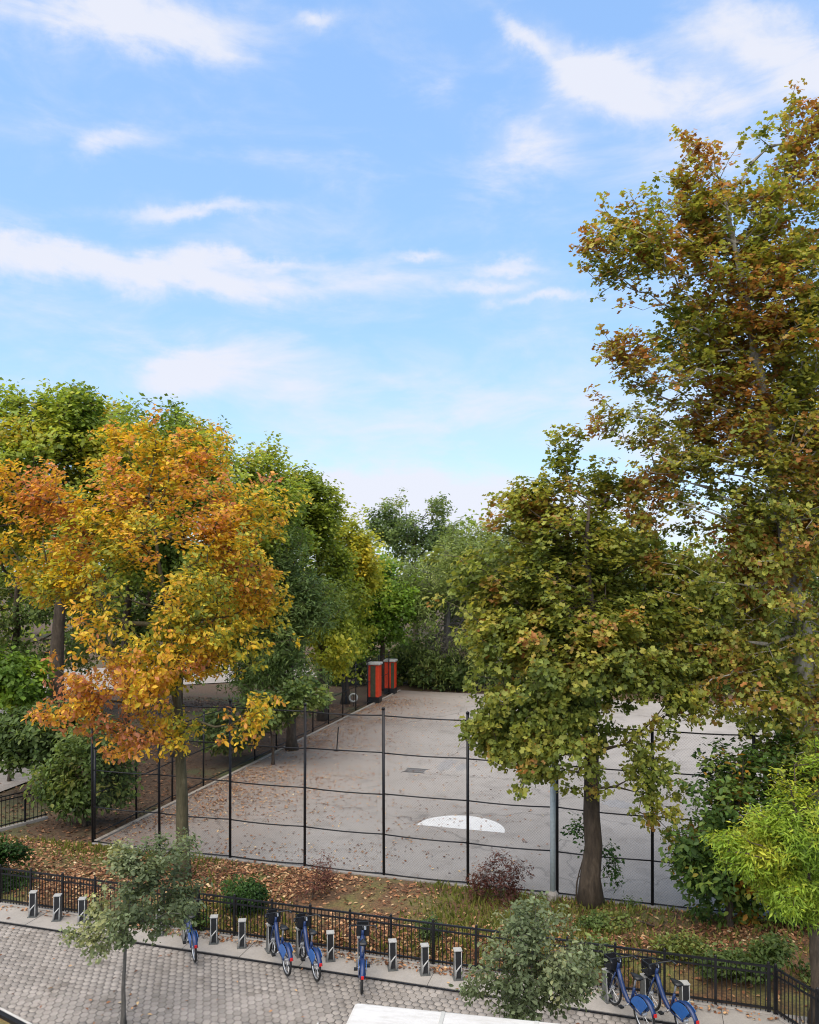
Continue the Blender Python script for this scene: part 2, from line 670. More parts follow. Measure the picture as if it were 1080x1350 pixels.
def sample_lobes(lobes, n, r, shell=.42, gap=None, thr=0.0):
    vol = np.array([(l[1] * l[2] * l[3]) ** .62 for l in lobes])
    idx = r.choice(len(lobes), size=int(n * 2.2), p=vol / vol.sum())
    u = norm(r.normal(0, 1, (len(idx), 3)))
    rad = r.uniform(0, 1, len(idx)) ** shell
    C = np.array([l[0] for l in lobes])[idx]
    S = np.array([(l[1], l[2], l[3]) for l in lobes])[idx]
    loc = u * rad[:, None] * S
    # lobe axes follow the view of the street grid
    w = np.stack([loc[:, 0] * CA - loc[:, 1] * SA, loc[:, 0] * SA + loc[:, 1] * CA, loc[:, 2]], axis=1)
    p = C + w
    if gap is not None:
        p = p[gap(p) > thr]
    return p[:n]


def grow(base, tips, trunk, r, step=.45, bf=.35, up=.5, jitter=.06):
    """joins every tip to the growing skeleton; returns node arrays and polylines"""
    pos = [np.array(p, float) for p in trunk]
    par = [-1] + list(range(len(trunk) - 1))
    plen = [0.0]
    for i in range(1, len(trunk)):
        plen.append(plen[-1] + float(np.linalg.norm(pos[i] - pos[i - 1])) * .35)
    cap = len(tips) * 14 + len(trunk) + 10
    A = np.zeros((cap, 3))
    A[:len(pos)] = pos
    PL = np.zeros(cap)
    PL[:len(pos)] = plen
    PAR = np.full(cap, -1, int)
    PAR[:len(pos)] = par
    n = len(pos)
    nt = n
    start = max(0, int(nt * .3))
    core = A[nt - 1] * .6 + A[start] * .4
    order = np.argsort(np.linalg.norm((tips - core) * np.array([1, 1, .55]), axis=1))
    chains = [list(range(nt))]
    for ti in order:
        t = tips[ti]
        D = A[start:n] - t
        dist = np.sqrt((D * D).sum(1))
        cost = dist + bf * PL[start:n] + up * np.maximum(0, D[:, 2] + .15 * dist)
        j = int(np.argmin(cost)) + start
        L = float(dist[j - start])
        k = max(1, min(12, int(L / step)))
        prev = j
        ch = [j]
        for q in range(1, k + 1):
            s = q / k
            p = A[j] * (1 - s) + t * s
            if q < k:
                p = p + r.normal(0, jitter * min(1, L), 3)
                p[2] -= math.sin(math.pi * s) * .07 * L
            A[n] = p
            PL[n] = PL[prev] + float(np.linalg.norm(p - A[prev]))
            PAR[n] = prev
            ch.append(n)
            prev = n
            n += 1
        chains.append(ch)
    return A[:n], PAR[:n], chains, nt


def limb_meshes(A, PAR, chains, nt, trunk_r, rt, expo, thick):
    n = len(A)
    cnt = np.zeros(n)
    for ch in chains[1:]:
        cnt[ch[-1]] += 1
    for i in range(n - 1, 0, -1):
        if PAR[i] >= 0:
            cnt[PAR[i]] += cnt[i]
    rad = rt * np.maximum(cnt, 1) ** expo
    for i in range(nt):
        rad[i] = trunk_r[i]
    rmax = trunk_r[0] * .62
    rad[nt:] = np.minimum(rad[nt:], rmax)
    big, small = MB(), MB()
    for ci, ch in enumerate(chains):
        pts = [A[i] for i in ch]
        rr = [float(rad[i]) for i in ch]
        if ci:
            rr[0] = min(rr[0], rr[1] * 1.2)
            rr[-1] = min(rr[-1], rt)
        mx = max(rr)
        if ci == 0:
            big.tube(pts, rr, 12)
        elif mx > thick:
            big.tube(pts, rr, 6, cap=False)
        else:
            small.tube(pts, rr, 4 if mx > .015 else 3, cap=False)
    return big, small


def tree(name, label, cat, base, lobes, tips_n, per_tip, leaf, size, palette, trunk_r=.2, bark='bark_brown',
         seed=1, group=None, spread=.34, shell=.42, thr=.0, gap_scale=2.2, clumps=0, clen=.8, cwid=.28, lean=(0, 0), top=.86, patch=3.0, mixw=(.55, .45),
         hbias=0.0, droop=.25, rt=.007, expo=.46, bf=.35, up=.5, stems=None, outward=.5, jit=.22, step=.45, twig=True, vbias=0.0, sbias=0.0, sfun=None):
    r = np.random.default_rng(seed)
    base = np.array(base, float)
    gap = noise_field(seed + 50, gap_scale)
    C = np.mean([l[0] for l in lobes], axis=0)
    if clumps:
        lb2 = [(l[0], max(.5 * l[1], l[1] - .45 * clen), max(.5 * l[2], l[2] - .45 * clen), max(.5 * l[3], l[3] - .6 * clen)) for l in lobes]
        cc = sample_lobes(lb2, clumps, r, shell, gap if thr > 0 else None, thr)
        oc = norm((cc - C) * np.array([1, 1, .5]))
        cd = norm(oc * .7 + norm(r.normal(0, 1, cc.shape)) * .55 + np.array([0, 0, .75]))
        cl = clen * r.uniform(.5, 1.5, len(cc))
        ci = r.integers(0, len(cc), tips_n)
        tips = cc[ci] + cd[ci] * (cl[ci] * r.uniform(-.9, 1, tips_n))[:, None] + np.clip(r.normal(0, cwid, (tips_n, 3)), -1.5 * cwid, 1.5 * cwid)
    else:
        tips = sample_lobes(lobes, tips_n, r, shell, gap if thr > 0 else None, thr)
    tips = tips[tips[:, 2] > base[2] + .15]
    ztop = max(l[0][2] + l[3] for l in lobes)
    zbot = min(l[0][2] - l[3] for l in lobes)
    H = base[2] + (ztop - base[2]) * top
    root = empty(name, base, 0, label, cat, group)
    k = 14
    tr = []
    mid = np.array([C[0], C[1]])
    for i in range(k):
        s = i / (k - 1)
        xy = base[:2] + (mid - base[:2]) * max(0, (s - .25) / .75) ** 1.4 + np.array(lean) * s * s
        w = r.normal(0, trunk_r * .14, 2) if 0 < i else np.zeros(2)
        tr.append((xy[0] + w[0], xy[1] + w[1], base[2] - .05 + (H - base[2]) * s))
    trr = [trunk_r * ((1.45 if i == 0 else 1.08 if i == 1 else 1.0) * (1 - .88 * (i / (k - 1)) ** 1.1)) for i in range(k)]
    A, PAR, chains, nt = grow(base, tips, tr, r, step=step, bf=bf, up=up)
    big, small = limb_meshes(A - base, PAR, chains, nt, trr, rt, expo, max(.03, trunk_r * .16))
    big.build('trunk', bark, root, smooth=True)
    if twig and small.v:
        small.build('branches', bark, root, smooth=True)['kind'] = 'stuff'
    # leaves: sprays round every tip and along the last twig
    N = len(tips) * per_tip
    ti = np.repeat(np.arange(len(tips)), per_tip)
    off = norm(r.normal(0, 1, (N, 3))) * (r.uniform(0, 1, N) ** .5)[:, None] * spread * 1.45 * np.array([1, 1, .72])
    pos = tips[ti] + off
    pos[:, 2] -= droop * spread * np.abs(r.normal(0, 1, N))
    outv = norm(pos - (C * np.array([1, 1, .0]) + np.array([0, 0, zbot + .35 * (ztop - zbot)])))
    nrm = norm(r.normal(0, 1, (N, 3))) * .75 + outv * outward + np.array([0, 0, .55])
    tipd = norm(r.normal(0, 1, (N, 3))) + outv * .5 + np.array([0, 0, -.45])
    sz = size * np.clip(r.normal(1, .24, N), .5, 1.7)
    pf = noise_field(seed + 9, patch)
    tip_rand = r.uniform(0, 1, len(tips))[ti]
    s = mixw[0] * np.clip(.5 + (pf(tips)[ti] - .5) * 1.25, 0, 1) + mixw[1] * (.55 * r.uniform(0, 1, N) + .45 * tip_rand)
    s = .5 + (s - .5) * 1.45 + hbias * ((pos[:, 2] - zbot) / (ztop - zbot) - .5)
    s = s + sbias + vbias * (np.abs((pos[:, 2] - zbot) / (ztop - zbot) - .52) * 2 - .45)
    if sfun:
        rel = pos - base
        s = s + sfun(rel[:, 0] * CA + rel[:, 1] * SA, rel[:, 2])
    cols = ramp_np(s, palette) * np.clip(r.normal(1, jit, N), .45, 1.7)[:, None]
    me = leaves_mesh('crown', pos - base, nrm, tipd, sz, leaf, np.clip(cols, .004, .9))
    link(bpy.data.objects.new('crown', me), root)
    return root


# ------------------------------------------------------------------ palettes (leaf albedo)
PAL_PLANE = [(0, (.10, .135, .032)), (.3, (.185, .225, .045)), (.6, (.305, .31, .055)), (.78, (.37, .32, .06)),
             (.9, (.34, .20, .06)), (1, (.36, .16, .05))]
PAL_OAK = [(0, (.15, .19, .035)), (.22, (.33, .33, .04)), (.38, (.58, .45, .04)), (.58, (.63, .39, .035)),
           (.78, (.56, .28, .045)), (1, (.50, .21, .11))]
PAL_GREEN = [(0, (.11, .165, .034)), (.35, (.20, .275, .047)), (.65, (.31, .36, .056)), (.86, (.39, .36, .05)), (1, (.48, .33, .045))]
PAL_DARK = [(0, (.055, .09, .03)), (.5, (.115, .17, .048)), (.85, (.19, .24, .065)), (1, (.27, .265, .075))]
PAL_YG = [(0, (.15, .20, .03)), (.4, (.28, .32, .042)), (.75, (.42, .39, .042)), (1, (.55, .41, .036))]
PAL_LIME = [(0, (.08, .14, .02)), (.4, (.17, .27, .03)), (.75, (.28, .38, .04)), (1, (.42, .42, .045))]
PAL_MAPLE = [(0, (.09, .16, .025)), (.5, (.18, .29, .035)), (1, (.32, .38, .045))]
PAL_WILLOW = [(0, (.10, .14, .04)), (.5, (.18, .235, .065)), (1, (.29, .32, .095))]
PAL_GREY = [(0, (.08, .105, .055)), (.45, (.15, .19, .095)), (.8, (.24, .275, .15)), (1, (.36, .36, .17))]
PAL_RED = [(0, (.06, .025, .02)), (.6, (.13, .05, .04)), (1, (.22, .10, .06))]
PAL_SHRUB = [(0, (.02, .05, .012)), (.5, (.045, .10, .02)), (1, (.10, .17, .035))]


# ------------------------------------------------------------------ ground and paving
def sheet(name, pts, mat, z):
    m = MB().add([(p[0], p[1], z) for p in pts], [tuple(range(len(pts)))])
    return tag(m.build(name, mat), kind='structure')


def grid_sheet(name, x0, x1, y0, y1, nx, ny, mat, zf):
    xs = np.linspace(x0, x1, nx)
    ys = np.linspace(y0, y1, ny)
    X, Y = np.meshgrid(xs, ys)
    V = np.stack([X.ravel(), Y.ravel(), zf(X.ravel(), Y.ravel())], 1)
    i = np.arange((nx - 1) * (ny - 1))
    a = (i // (nx - 1)) * nx + i % (nx - 1)
    L = np.stack([a, a + 1, a + nx + 1, a + nx], 1).ravel()
    o = bpy.data.objects.new(name, np_mesh(name, V, L, np.arange(len(i)) * 4, mat, smooth=True))
    link(o)
    return tag(o, kind='structure')


FENCE_V, RAIL_V, STRIP_V, CURB_V = 22.3, 17.62, 16.75, 11.6
COURT_U0, COURT_U1, COURT_V1 = -17.3, 24.0, 57.0
sheet('ground', [(-900, -900), (900, -900), (900, 900), (-900, 900)], 'park_earth', -.2)
sheet('road', [(-120, -6), (120, -6), (120, CURB_V), (-120, CURB_V)], 'asphalt', -.15)
sheet('court', [(COURT_U0, FENCE_V + .14), (COURT_U1, FENCE_V + .14), (COURT_U1, COURT_V1), (COURT_U0, COURT_V1)], 'court_paving', .0)
nf1 = noise_field(91, 3.0)
nf2 = noise_field(92, .8)


def strip_z(x, y):
    p = np.stack([x, y, x * 0], 1)
    e = np.clip(np.minimum(y - RAIL_V, FENCE_V - y) / .8, 0, 1)
    return .015 + e * (.13 * nf1(p) + .05 * nf2(p))


def park_z(x, y):
    p = np.stack([x, y, x * 0], 1)
    return -.03 + .05 * (nf1(p) - .5)


grid_sheet('planting_strip', -45, 30, RAIL_V + .02, FENCE_V - .12, 240, 22, 'soil', strip_z)
grid_sheet('park_ground', -90, COURT_U0 - .16, FENCE_V - .1, 95, 130, 120, 'park_earth', park_z)
grid_sheet('park_ground', COURT_U0 - .16, 90, COURT_V1, 95, 100, 40, 'park_earth', park_z)
sheet('park_path', [G(-160, 1105), G(40, 1030), G(75, 1004), G(60, 992), G(-160, 1030)], 'path_paving', .03)
sheet('park_plaza', [G(40, 915), G(420, 893), G(400, 872), G(20, 885)], 'path_paving', .035)
sheet('park_path', [G(-60, 965), G(60, 950), G(60, 925), G(-60, 925)], 'path_paving', .032)
# court kerb along the park side, far kerb, street kerb
kb = MB().box(COURT_U0 - .16, COURT_U0 - .001, FENCE_V + .2, COURT_V1, -.15, .05).build('kerb', 'kerb_stone', None, bevel=.015)
tag(kb, kind='structure')
kb = MB().box(-120, 120, CURB_V, CURB_V + .16, -.3, .005).build('street_kerb', 'stone_edge', None, bevel=.015)
tag(kb, kind='structure')


# sidewalk: joints, hexagonal pavers, concrete strip
def sidewalk():
    sw = MB().add([(-60, CURB_V + .16, -.012), (45, CURB_V + .16, -.012), (45, STRIP_V - .05, -.012), (-60, STRIP_V - .05, -.012)], [(0, 1, 2, 3)])
    sw = tag(sw.build('sidewalk', 'joint_sand'), kind='structure')
    s = .100                                    # circumradius
    g = .008
    hexo = [((s - g) * math.cos(R(60 * i + 30)), (s - g) * math.sin(R(60 * i + 30))) for i in range(6)]
    hexi = [((s - g - .012) * math.cos(R(60 * i + 30)), (s - g - .012) * math.sin(R(60 * i + 30))) for i in range(6)]
    hv = [(x, y, -.03) for x, y in hexo] + [(x, y, -.007) for x, y in hexo] + [(x, y, 0) for x, y in hexi]
    hf = [(12, 13, 14, 15, 16, 17)] + [(i, (i + 1) % 6, 6 + (i + 1) % 6, 6 + i) for i in range(6)] + \
         [(6 + i, 6 + (i + 1) % 6, 12 + (i + 1) % 6, 12 + i) for i in range(6)]
    me = MB().add(hv, hf).mesh('paver', 'paver')
    w, hgt = math.sqrt(3) * s, 1.5 * s
    cells = []
    ny = int((STRIP_V - .05 - CURB_V - .2) / hgt)
    for j in range(ny):
        y = STRIP_V - .05 - s - j * hgt
        x = -30.0 + (j % 2) * w / 2
        while x < 16:
            cells.append((x, y))
            x += w
    cells = np.array(cells)
    X = cells[:, 0] * CA + cells[:, 1] * SA
    d = -cells[:, 0] * SA + cells[:, 1] * CA
    px = 540 + X * F / d
    py = HOR + CAM_H * F / d
    vis = (px > 0) & (px < 800) & (py < 1349) & ~((px > 440) & (py > 1318)) & ~((px > 600) & (py > 1235)) & ~((px < 45) & (py > 1325))
    order = np.argsort(np.where(vis, d, 1e6))[:300]
    solo = set(order.tolist())
    r = np.random.default_rng(5)
    zj = r.normal(0, .0022, len(cells))
    rj = r.normal(0, .012, len(cells))
    for i in order:
        o = bpy.data.objects.new('paver', me)
        o.location = (cells[i, 0], cells[i, 1], zj[i])
        o.rotation_euler = (r.normal(0, .006), r.normal(0, .006), rj[i])
        link(o, sw)
    rest = np.array([i for i in range(len(cells)) if i not in solo and -30 < cells[i, 0] < 16])
    hv = [(x, y, -.018) for x, y in hexo] + [(x, y, 0) for x, y in hexi]
    hf = [(6, 7, 8, 9, 10, 11)] + [(i, (i + 1) % 6, 6 + (i + 1) % 6, 6 + i) for i in range(6)]
    H = np.array(hv)
    c, s_ = np.cos(rj[rest]), np.sin(rj[rest])
    tx, ty = r.normal(0, .012, len(rest)), r.normal(0, .012, len(rest))
    V = np.zeros((len(rest), 12, 3))
    V[:, :, 0] = cells[rest, 0][:, None] + H[None, :, 0] * c[:, None] - H[None, :, 1] * s_[:, None]
    V[:, :, 1] = cells[rest, 1][:, None] + H[None, :, 0] * s_[:, None] + H[None, :, 1] * c[:, None]
    V[:, :, 2] = zj[rest][:, None] + H[None, :, 2] + tx[:, None] * H[None, :, 0] + ty[:, None] * H[None, :, 1]
    fl = np.concatenate([np.array(f) for f in hf])
    ln = np.array([len(f) for f in hf])
    off = np.concatenate([[0], np.cumsum(ln)[:-1]])
    L = (np.arange(len(rest))[:, None] * 12 + fl[None]).ravel()
    S = (np.arange(len(rest))[:, None] * len(fl) + off[None]).ravel()
    m2 = np_mesh('paver_field', V.reshape(-1, 3), L, S, 'paver')
    a = m2.attributes.new('tone', 'FLOAT', 'POINT')
    a.data.foreach_set('value', np.repeat(r.uniform(0, 1, len(rest)), 12).astype(np.float32))
    o = bpy.data.objects.new('paver_field', m2)
    link(o, sw)
    o['kind'] = 'stuff'
    # concrete strip the docks stand on: slabs with a dark edging
    cs = MB().add([(-60, STRIP_V - .05, -.02), (45, STRIP_V - .05, -.02), (45, RAIL_V + .1, -.02), (-60, RAIL_V + .1, -.02)], [(0, 1, 2, 3)])
    cs = tag(cs.build('concrete_strip', 'joint_sand'), kind='structure')
    L_ = 1.5
    slab = MB().box(.006, L_ - .006, STRIP_V + .004, RAIL_V + .08, -.06, .022).mesh('slab', 'concrete')
    x = -33.0
    while x < 15:
        o = bpy.data.objects.new('slab', slab)
        o.location = (x, 0, random.gauss(0, .003))
        link(o, cs)
        x += L_
    MB().box(-60, 45, STRIP_V - .045, STRIP_V - .002, -.05, .008).build('edging', 'black_iron', cs)


sidewalk()

# ------------------------------------------------------------------ court markings
half = [(-6.14 + 1.55 * math.cos(R(a)), 27.2 + 1.5 * math.sin(R(a))) for a in range(0, 181, 6)]
o = sheet('court_marking', half, 'court_white', .004)
gr = MB()
dg = G(548, 1016)
for i in range(9):
    gr.box(dg.x - .45 + i * .1, dg.x - .39 + i * .1, dg.y - .3, dg.y + .3, .0, .012)
gr.box(dg.x - .5, dg.x + .5, dg.y - .36, dg.y - .3, 0, .014).box(dg.x - .5, dg.x + .5, dg.y + .3, dg.y + .36, 0, .014)
tag(gr.build('drain_grate', 'drain'), 'small dark slotted drain grate set in the grey court', 'drain')


def worn_patch(px, py, rx, ry, seed, mat='worn_blue'):
    c = G(px, py)
    r = random.Random(seed)
    ol = []
    for i in range(26):
        a = 2 * math.pi * i / 26
        q = 1 + .28 * r.uniform(-1, 1)
        ol.append((c.x + rx * q * math.cos(a), c.y + ry * q * math.sin(a)))
    return sheet('court_patch', ol, mat, .004)


worn_patch(590, 1008, .35, 1.1, 3)
worn_patch(608, 1012, .25, .7, 8)
worn_patch(500, 983, 1.0, .35, 4, 'court_paving')
worn_patch(800, 1035, .5, .9, 5)
worn_patch(815, 1060, .6, .5, 6)


# ------------------------------------------------------------------ fences
def chain_fence(name, label, p0, p1, n_bays, rails, height, base_mat='concrete', post_r=.042, mesh=True, wire=.0010, first=0, base=True):
    p0, p1 = Vector((*p0, 0)), Vector((*p1, 0))
    root = empty(name, p0, 0, label, 'fence')
    d = p1 - p0
    L = d.length
    t = d / L
    nrm = Vector((-t.y, t.x, 0))
    r = random.Random(len(label))
    pm = MB().tube([(0, 0, -.1), (0, 0, height)], post_r, 9).tube([(0, 0, height), (0, 0, height + .05), (0, 0, height + .075)], [post_r * 1.3, post_r * 1.2, .008], 9).mesh('post', 'black_iron', True)
    for i in range(n_bays + 1):
        q = t * (L * i / n_bays)
        o = bpy.data.objects.new('post', pm)
        o.location = q
        o.rotation_euler = (r.gauss(0, .004), r.gauss(0, .004), 0)
        link(o, root)
    bl = L / n_bays
    for i in range(n_bays):
        for z in rails:
            a, b = t * (bl * i), t * (bl * (i + 1))
            sag = r.uniform(.005, .035)
            z0, z1 = z + r.gauss(0, .012), z + r.gauss(0, .012)
            pts = [a.lerp(b, s) + Vector((0, 0, z0 + (z1 - z0) * s - sag * math.sin(math.pi * s))) - nrm * .0 for s in (0, .25, .5, .75, 1)]
            MB().tube(pts, .021, 6).build('rail', 'black_iron', root, smooth=True)
    if base:
        ang = math.atan2(t.y, t.x)
        b = MB().box(0, L, -.11, .11, -.2, .075).build('base_kerb', base_mat, root, bevel=.012)
        b.rotation_euler = (0, 0, ang)
    if mesh:
        H = rails[-1] - .1
        sp = .075
        N = int((L + H) / sp)
        V, Lp = [], []
        k = 0
        for sgn in (1, -1):
            for i in range(N):
                s0 = i * sp - H
                # wire from (s0,0) rising to (s0+H,H), clipped to the fence
                a0, a1 = max(0, s0), min(L, s0 + H)
                if a1 - a0 < .02:
                    continue
                z0, z1 = a0 - s0, a1 - s0
                if sgn < 0:
                    a0, a1 = L - a0, L - a1
                A = t * a0 + Vector((0, 0, z0 + .1)) - nrm * (.03 + .002 * sgn)
                B = t * a1 + Vector((0, 0, z1 + .1)) - nrm * (.03 + .002 * sgn)
                dr = (B - A).normalized()
                e1 = nrm * wire
                e2 = dr.cross(nrm) * wire
                V += [A + e1, A - e1 * .5 + e2 * .87, A - e1 * .5 - e2 * .87, B + e1, B - e1 * .5 + e2 * .87, B - e1 * .5 - e2 * .87]
                for q in range(3):
                    Lp += [k + q, k + (q + 1) % 3, k + 3 + (q + 1) % 3, k + 3 + q]
                k += 6
        me = np_mesh('chain_link', np.array([tuple(v) for v in V]), np.array(Lp), np.arange(len(Lp) // 4) * 4, 'chain_wire')
        o = bpy.data.objects.new('chain_link', me)
        link(o, root)
        o['kind'] = 'stuff'
    return root


chain_fence('chain_link_fence', 'tall black chain link fence with four rails along the planting strip', (-17.3, FENCE_V), (12.7, FENCE_V), 12,
            [.12, 1.25, 2.44, 3.62, 4.72], 4.9)
chain_fence('chain_link_fence', 'lower black chain link fence running back along the leafy park edge of the court',
            (COURT_U0 - .32, FENCE_V + .5), (COURT_U0 - .32, COURT_V1 - 2), 14, [.15, 1.5, 2.9], 3.0, base=False, post_r=.038)


def iron_fence(name, label, p0, p1, h, sp=.118, post_every=1.0, cap=300):
    p0, p1 = Vector((*p0[:2], 0)), Vector((*p1[:2], 0))
    d = p1 - p0
    L = d.length
    ang = math.atan2(d.y, d.x)
    root = empty(name, p0, ang, label, 'fence')
    MB().box(0, L, -.075, .075, -.1, .055).build('base_kerb', 'concrete', root, bevel=.01)
    for nm, z, w in (('top_rail', h - .03, .02), ('mid_rail', h - .17, .012), ('bottom_rail', .13, .02)):
        MB().box(0, L, -w, w, z - .018, z + .018).build(nm, 'black_iron', root)
    pm = MB().box(-.008, .008, -.008, .008, .06, h - .046).mesh('picket', 'black_iron')
    po = MB().box(-.025, .025, -.0255, .0255, -.05, h + .03).tube([(0, 0, h + .03), (0, 0, h + .055), (0, 0, h + .075)], [.03, .028, .006], 6).mesh('post', 'black_iron')
    n = min(cap, int(L / sp))
    posts = [i * post_every for i in range(int(L / post_every) + 1)]
    for x in posts:
        o = bpy.data.objects.new('post', po)
        o.location = (x, 0, 0)
        link(o, root)
    for i in range(n):
        x = (i + .5) * L / n
        if min(abs(x - q) for q in posts) < .03:
            continue
        o = bpy.data.objects.new('picket', pm)
        o.location = (x, 0, 0)
        o.rotation_euler = (random.gauss(0, .004), random.gauss(0, .006), 0)
        link(o, root)


corner = G(1017, 1330)
iron_fence('iron_fence', 'long low black iron picket fence behind the bike docks', (-18.6, RAIL_V), (corner.x, RAIL_V), 1.0, sp=.092)
c2 = Vector((corner.x, RAIL_V, 0))
dirn = (at(1069, 15.55, 0) - at(1017, 16.45, 0)).normalized()
iron_fence('iron_fence', 'short angled return of low black picket fence below the lime tree', (c2 + dirn * .06), c2 + dirn * 3.4, 1.0, sp=.092)
iron_fence('iron_fence', 'small dark picket fence beside the brown park path among fallen leaves', G(-70, 1112), G(62, 1078), 1.15, sp=.14, post_every=1.3)

# galvanised pole beside the court fence
pb = G(729, 1189)
pr = empty('metal_pole', pb, 0, 'pale galvanised pole on a concrete block beside the plane tree trunk', 'pole')
MB().tube([(0, 0, .1), (0, 0, 5.2)], .075, 12).build('shaft', 'galvanised', pr, smooth=True)
MB().tube([(0, 0, 5.2), (0, 0, 5.24), (0, 0, 5.3)], [.09, .09, .02], 12).build('cap', 'galvanised', pr)
MB().tube([(0, 0, -.1), (0, 0, .22), (0, 0, .3)], [.15, .15, .1], 12).build('base_block', 'concrete', pr)
pb = G(444, 990)
pr = empty('metal_post', pb, 0, 'thin dark leaning post standing on the court near the leaf litter', 'post')
MB().tube([(0, 0, 0), (.09, 0, 1.2)], .028, 8).build('shaft', 'black_iron', pr)
MB().box(-.12, .12, -.12, .12, 0, .03).build('base_plate', 'black_iron', pr)
pb = G(473, 929)
pr = empty('lamp_post', pb + Vector((-.9, 0, 0)), 0, 'thin tall black lamp post beside the red cabinets', 'lamp post')
MB().tube([(0, 0, 0), (0, 0, .5), (0, 0, .55), (0, 0, 4.7)], [.09, .08, .045, .035], 8).build('shaft', 'black_iron', pr)
MB().tube([(0, 0, 4.7), (0, 0, 4.78), (0, 0, 5.02), (0, 0, 5.1)], [.04, .12, .16, .03], 10).build('lantern', 'black_iron', pr)


# red cabinets at the far corner of the court
def cabinet(px, py, w, h, label, mid):
    b = G(px, py)
    root = empty('red_cabinet', b, YAW * .2, label, 'cabinet', 'red cabinets by the court')
    MB().box(-w / 2, w / 2, -w / 2, w / 2, 0, .4).build('plinth', 'black_plastic', root)
    MB().box(-w / 2 + .03, w / 2 - .03, -w / 2 + .03, w / 2 - .03, .4, h).build('body', 'red_paint', root, bevel=.02)
    if mid:
        MB().box(-.18, .17, -w / 2 + .005, -w / 2 + .028, .42, h - .05).build('panel', 'olive_panel', root)
    else:
        MB().box(w / 2 - .26, w / 2 - .035, -w / 2 + .005, -w / 2 + .028, .42, h - .05).build('panel', 'olive_panel', root)
    MB().box(-w / 2 - .05, w / 2 + .05, -w / 2 - .05, w / 2 + .05, h, h + .16).build('cap', 'pale_cap', root, bevel=.04)


cabinet(494, 926, .82, 2.55, 'tall red cabinet with dark middle panel and pale cap, beside the park fence', True)
cabinet(515, 914, .78, 2.3, 'tall red cabinet with dark side strip and pale cap, at the court end', False)
rb = G(466, 931)
rr = empty('ring_sign', (rb.x, rb.y, .55), YAW, 'round white ring fixed on the dark fence near the red cabinets', 'ring')
MB().torus((0, 0, 0), .25, .06, 20, 6).build('ring', 'pale_cap', rr, True)
MB().tube([(0, 0, -.55), (0, 0, .3)], .02, 6).build('stake', 'black_iron', rr)


# ------------------------------------------------------------------ bike docks and bikes
def make_dock():
    root = empty('bike_dock')
    w = .095
    vs = [(-.08, -w, .0), (.17, -w, .0), (.17, w, .0), (-.08, w, .0), (-.03, -w * .95, .68), (.12, -w * .95, .68), (.12, w * .95, .68), (-.03, w * .95, .68)]
    MB().add(vs, [(0, 3, 2, 1), (4, 5, 6, 7), (0, 1, 5, 4), (1, 2, 6, 5), (2, 3, 7, 6), (3, 0, 4, 7)]).build('housing', 'dock_metal', root, bevel=.012)
    # front faces -x (towards the rider)
    MB().add([(-.095, -.072, .05), (-.095, .072, .05), (-.048, .072, .66), (-.048, -.072, .66), (-.06, -.072, .05), (-.06, .072, .05), (-.02, .072, .66), (-.02, -.072, .66)],
             [(0, 3, 2, 1), (0, 1, 5, 4), (1, 2, 6, 5), (2, 3, 7, 6), (3, 0, 4, 7)]).build('front_panel', 'black_plastic', root)
    for q in (-1, 1):
        MB().tube([(-.11, q * .083, .0), (-.085, q * .083, .25), (-.06, q * .083, .42), (-.045, q * .083, .68)], [.022, .02, .012, .01], 6).build('leg', 'dock_leg', root, True)
    MB().tube([(-.105, .08, .05), (-.10, .055, .22), (-.085, -.07, .36)], [.022, .024, .016], 6).build('cross_bar', 'dock_leg', root, True)
    MB().box(-.065, .14, -.108, .108, .68, .715).build('lid', 'dock_white', root, bevel=.012)
    MB().box(-.14, .2, -.13, .13, .0, .02).build('base_plate', 'dock_metal', root)
    root.scale = (.86, .86, .88)
    return root


def arc_pts(c, r, a0, a1, n, y=0):
    return [(c[0] + r * math.cos(R(a0 + (a1 - a0) * i / n)), y, c[2] + r * math.sin(R(a0 + (a1 - a0) * i / n))) for i in range(n + 1)]


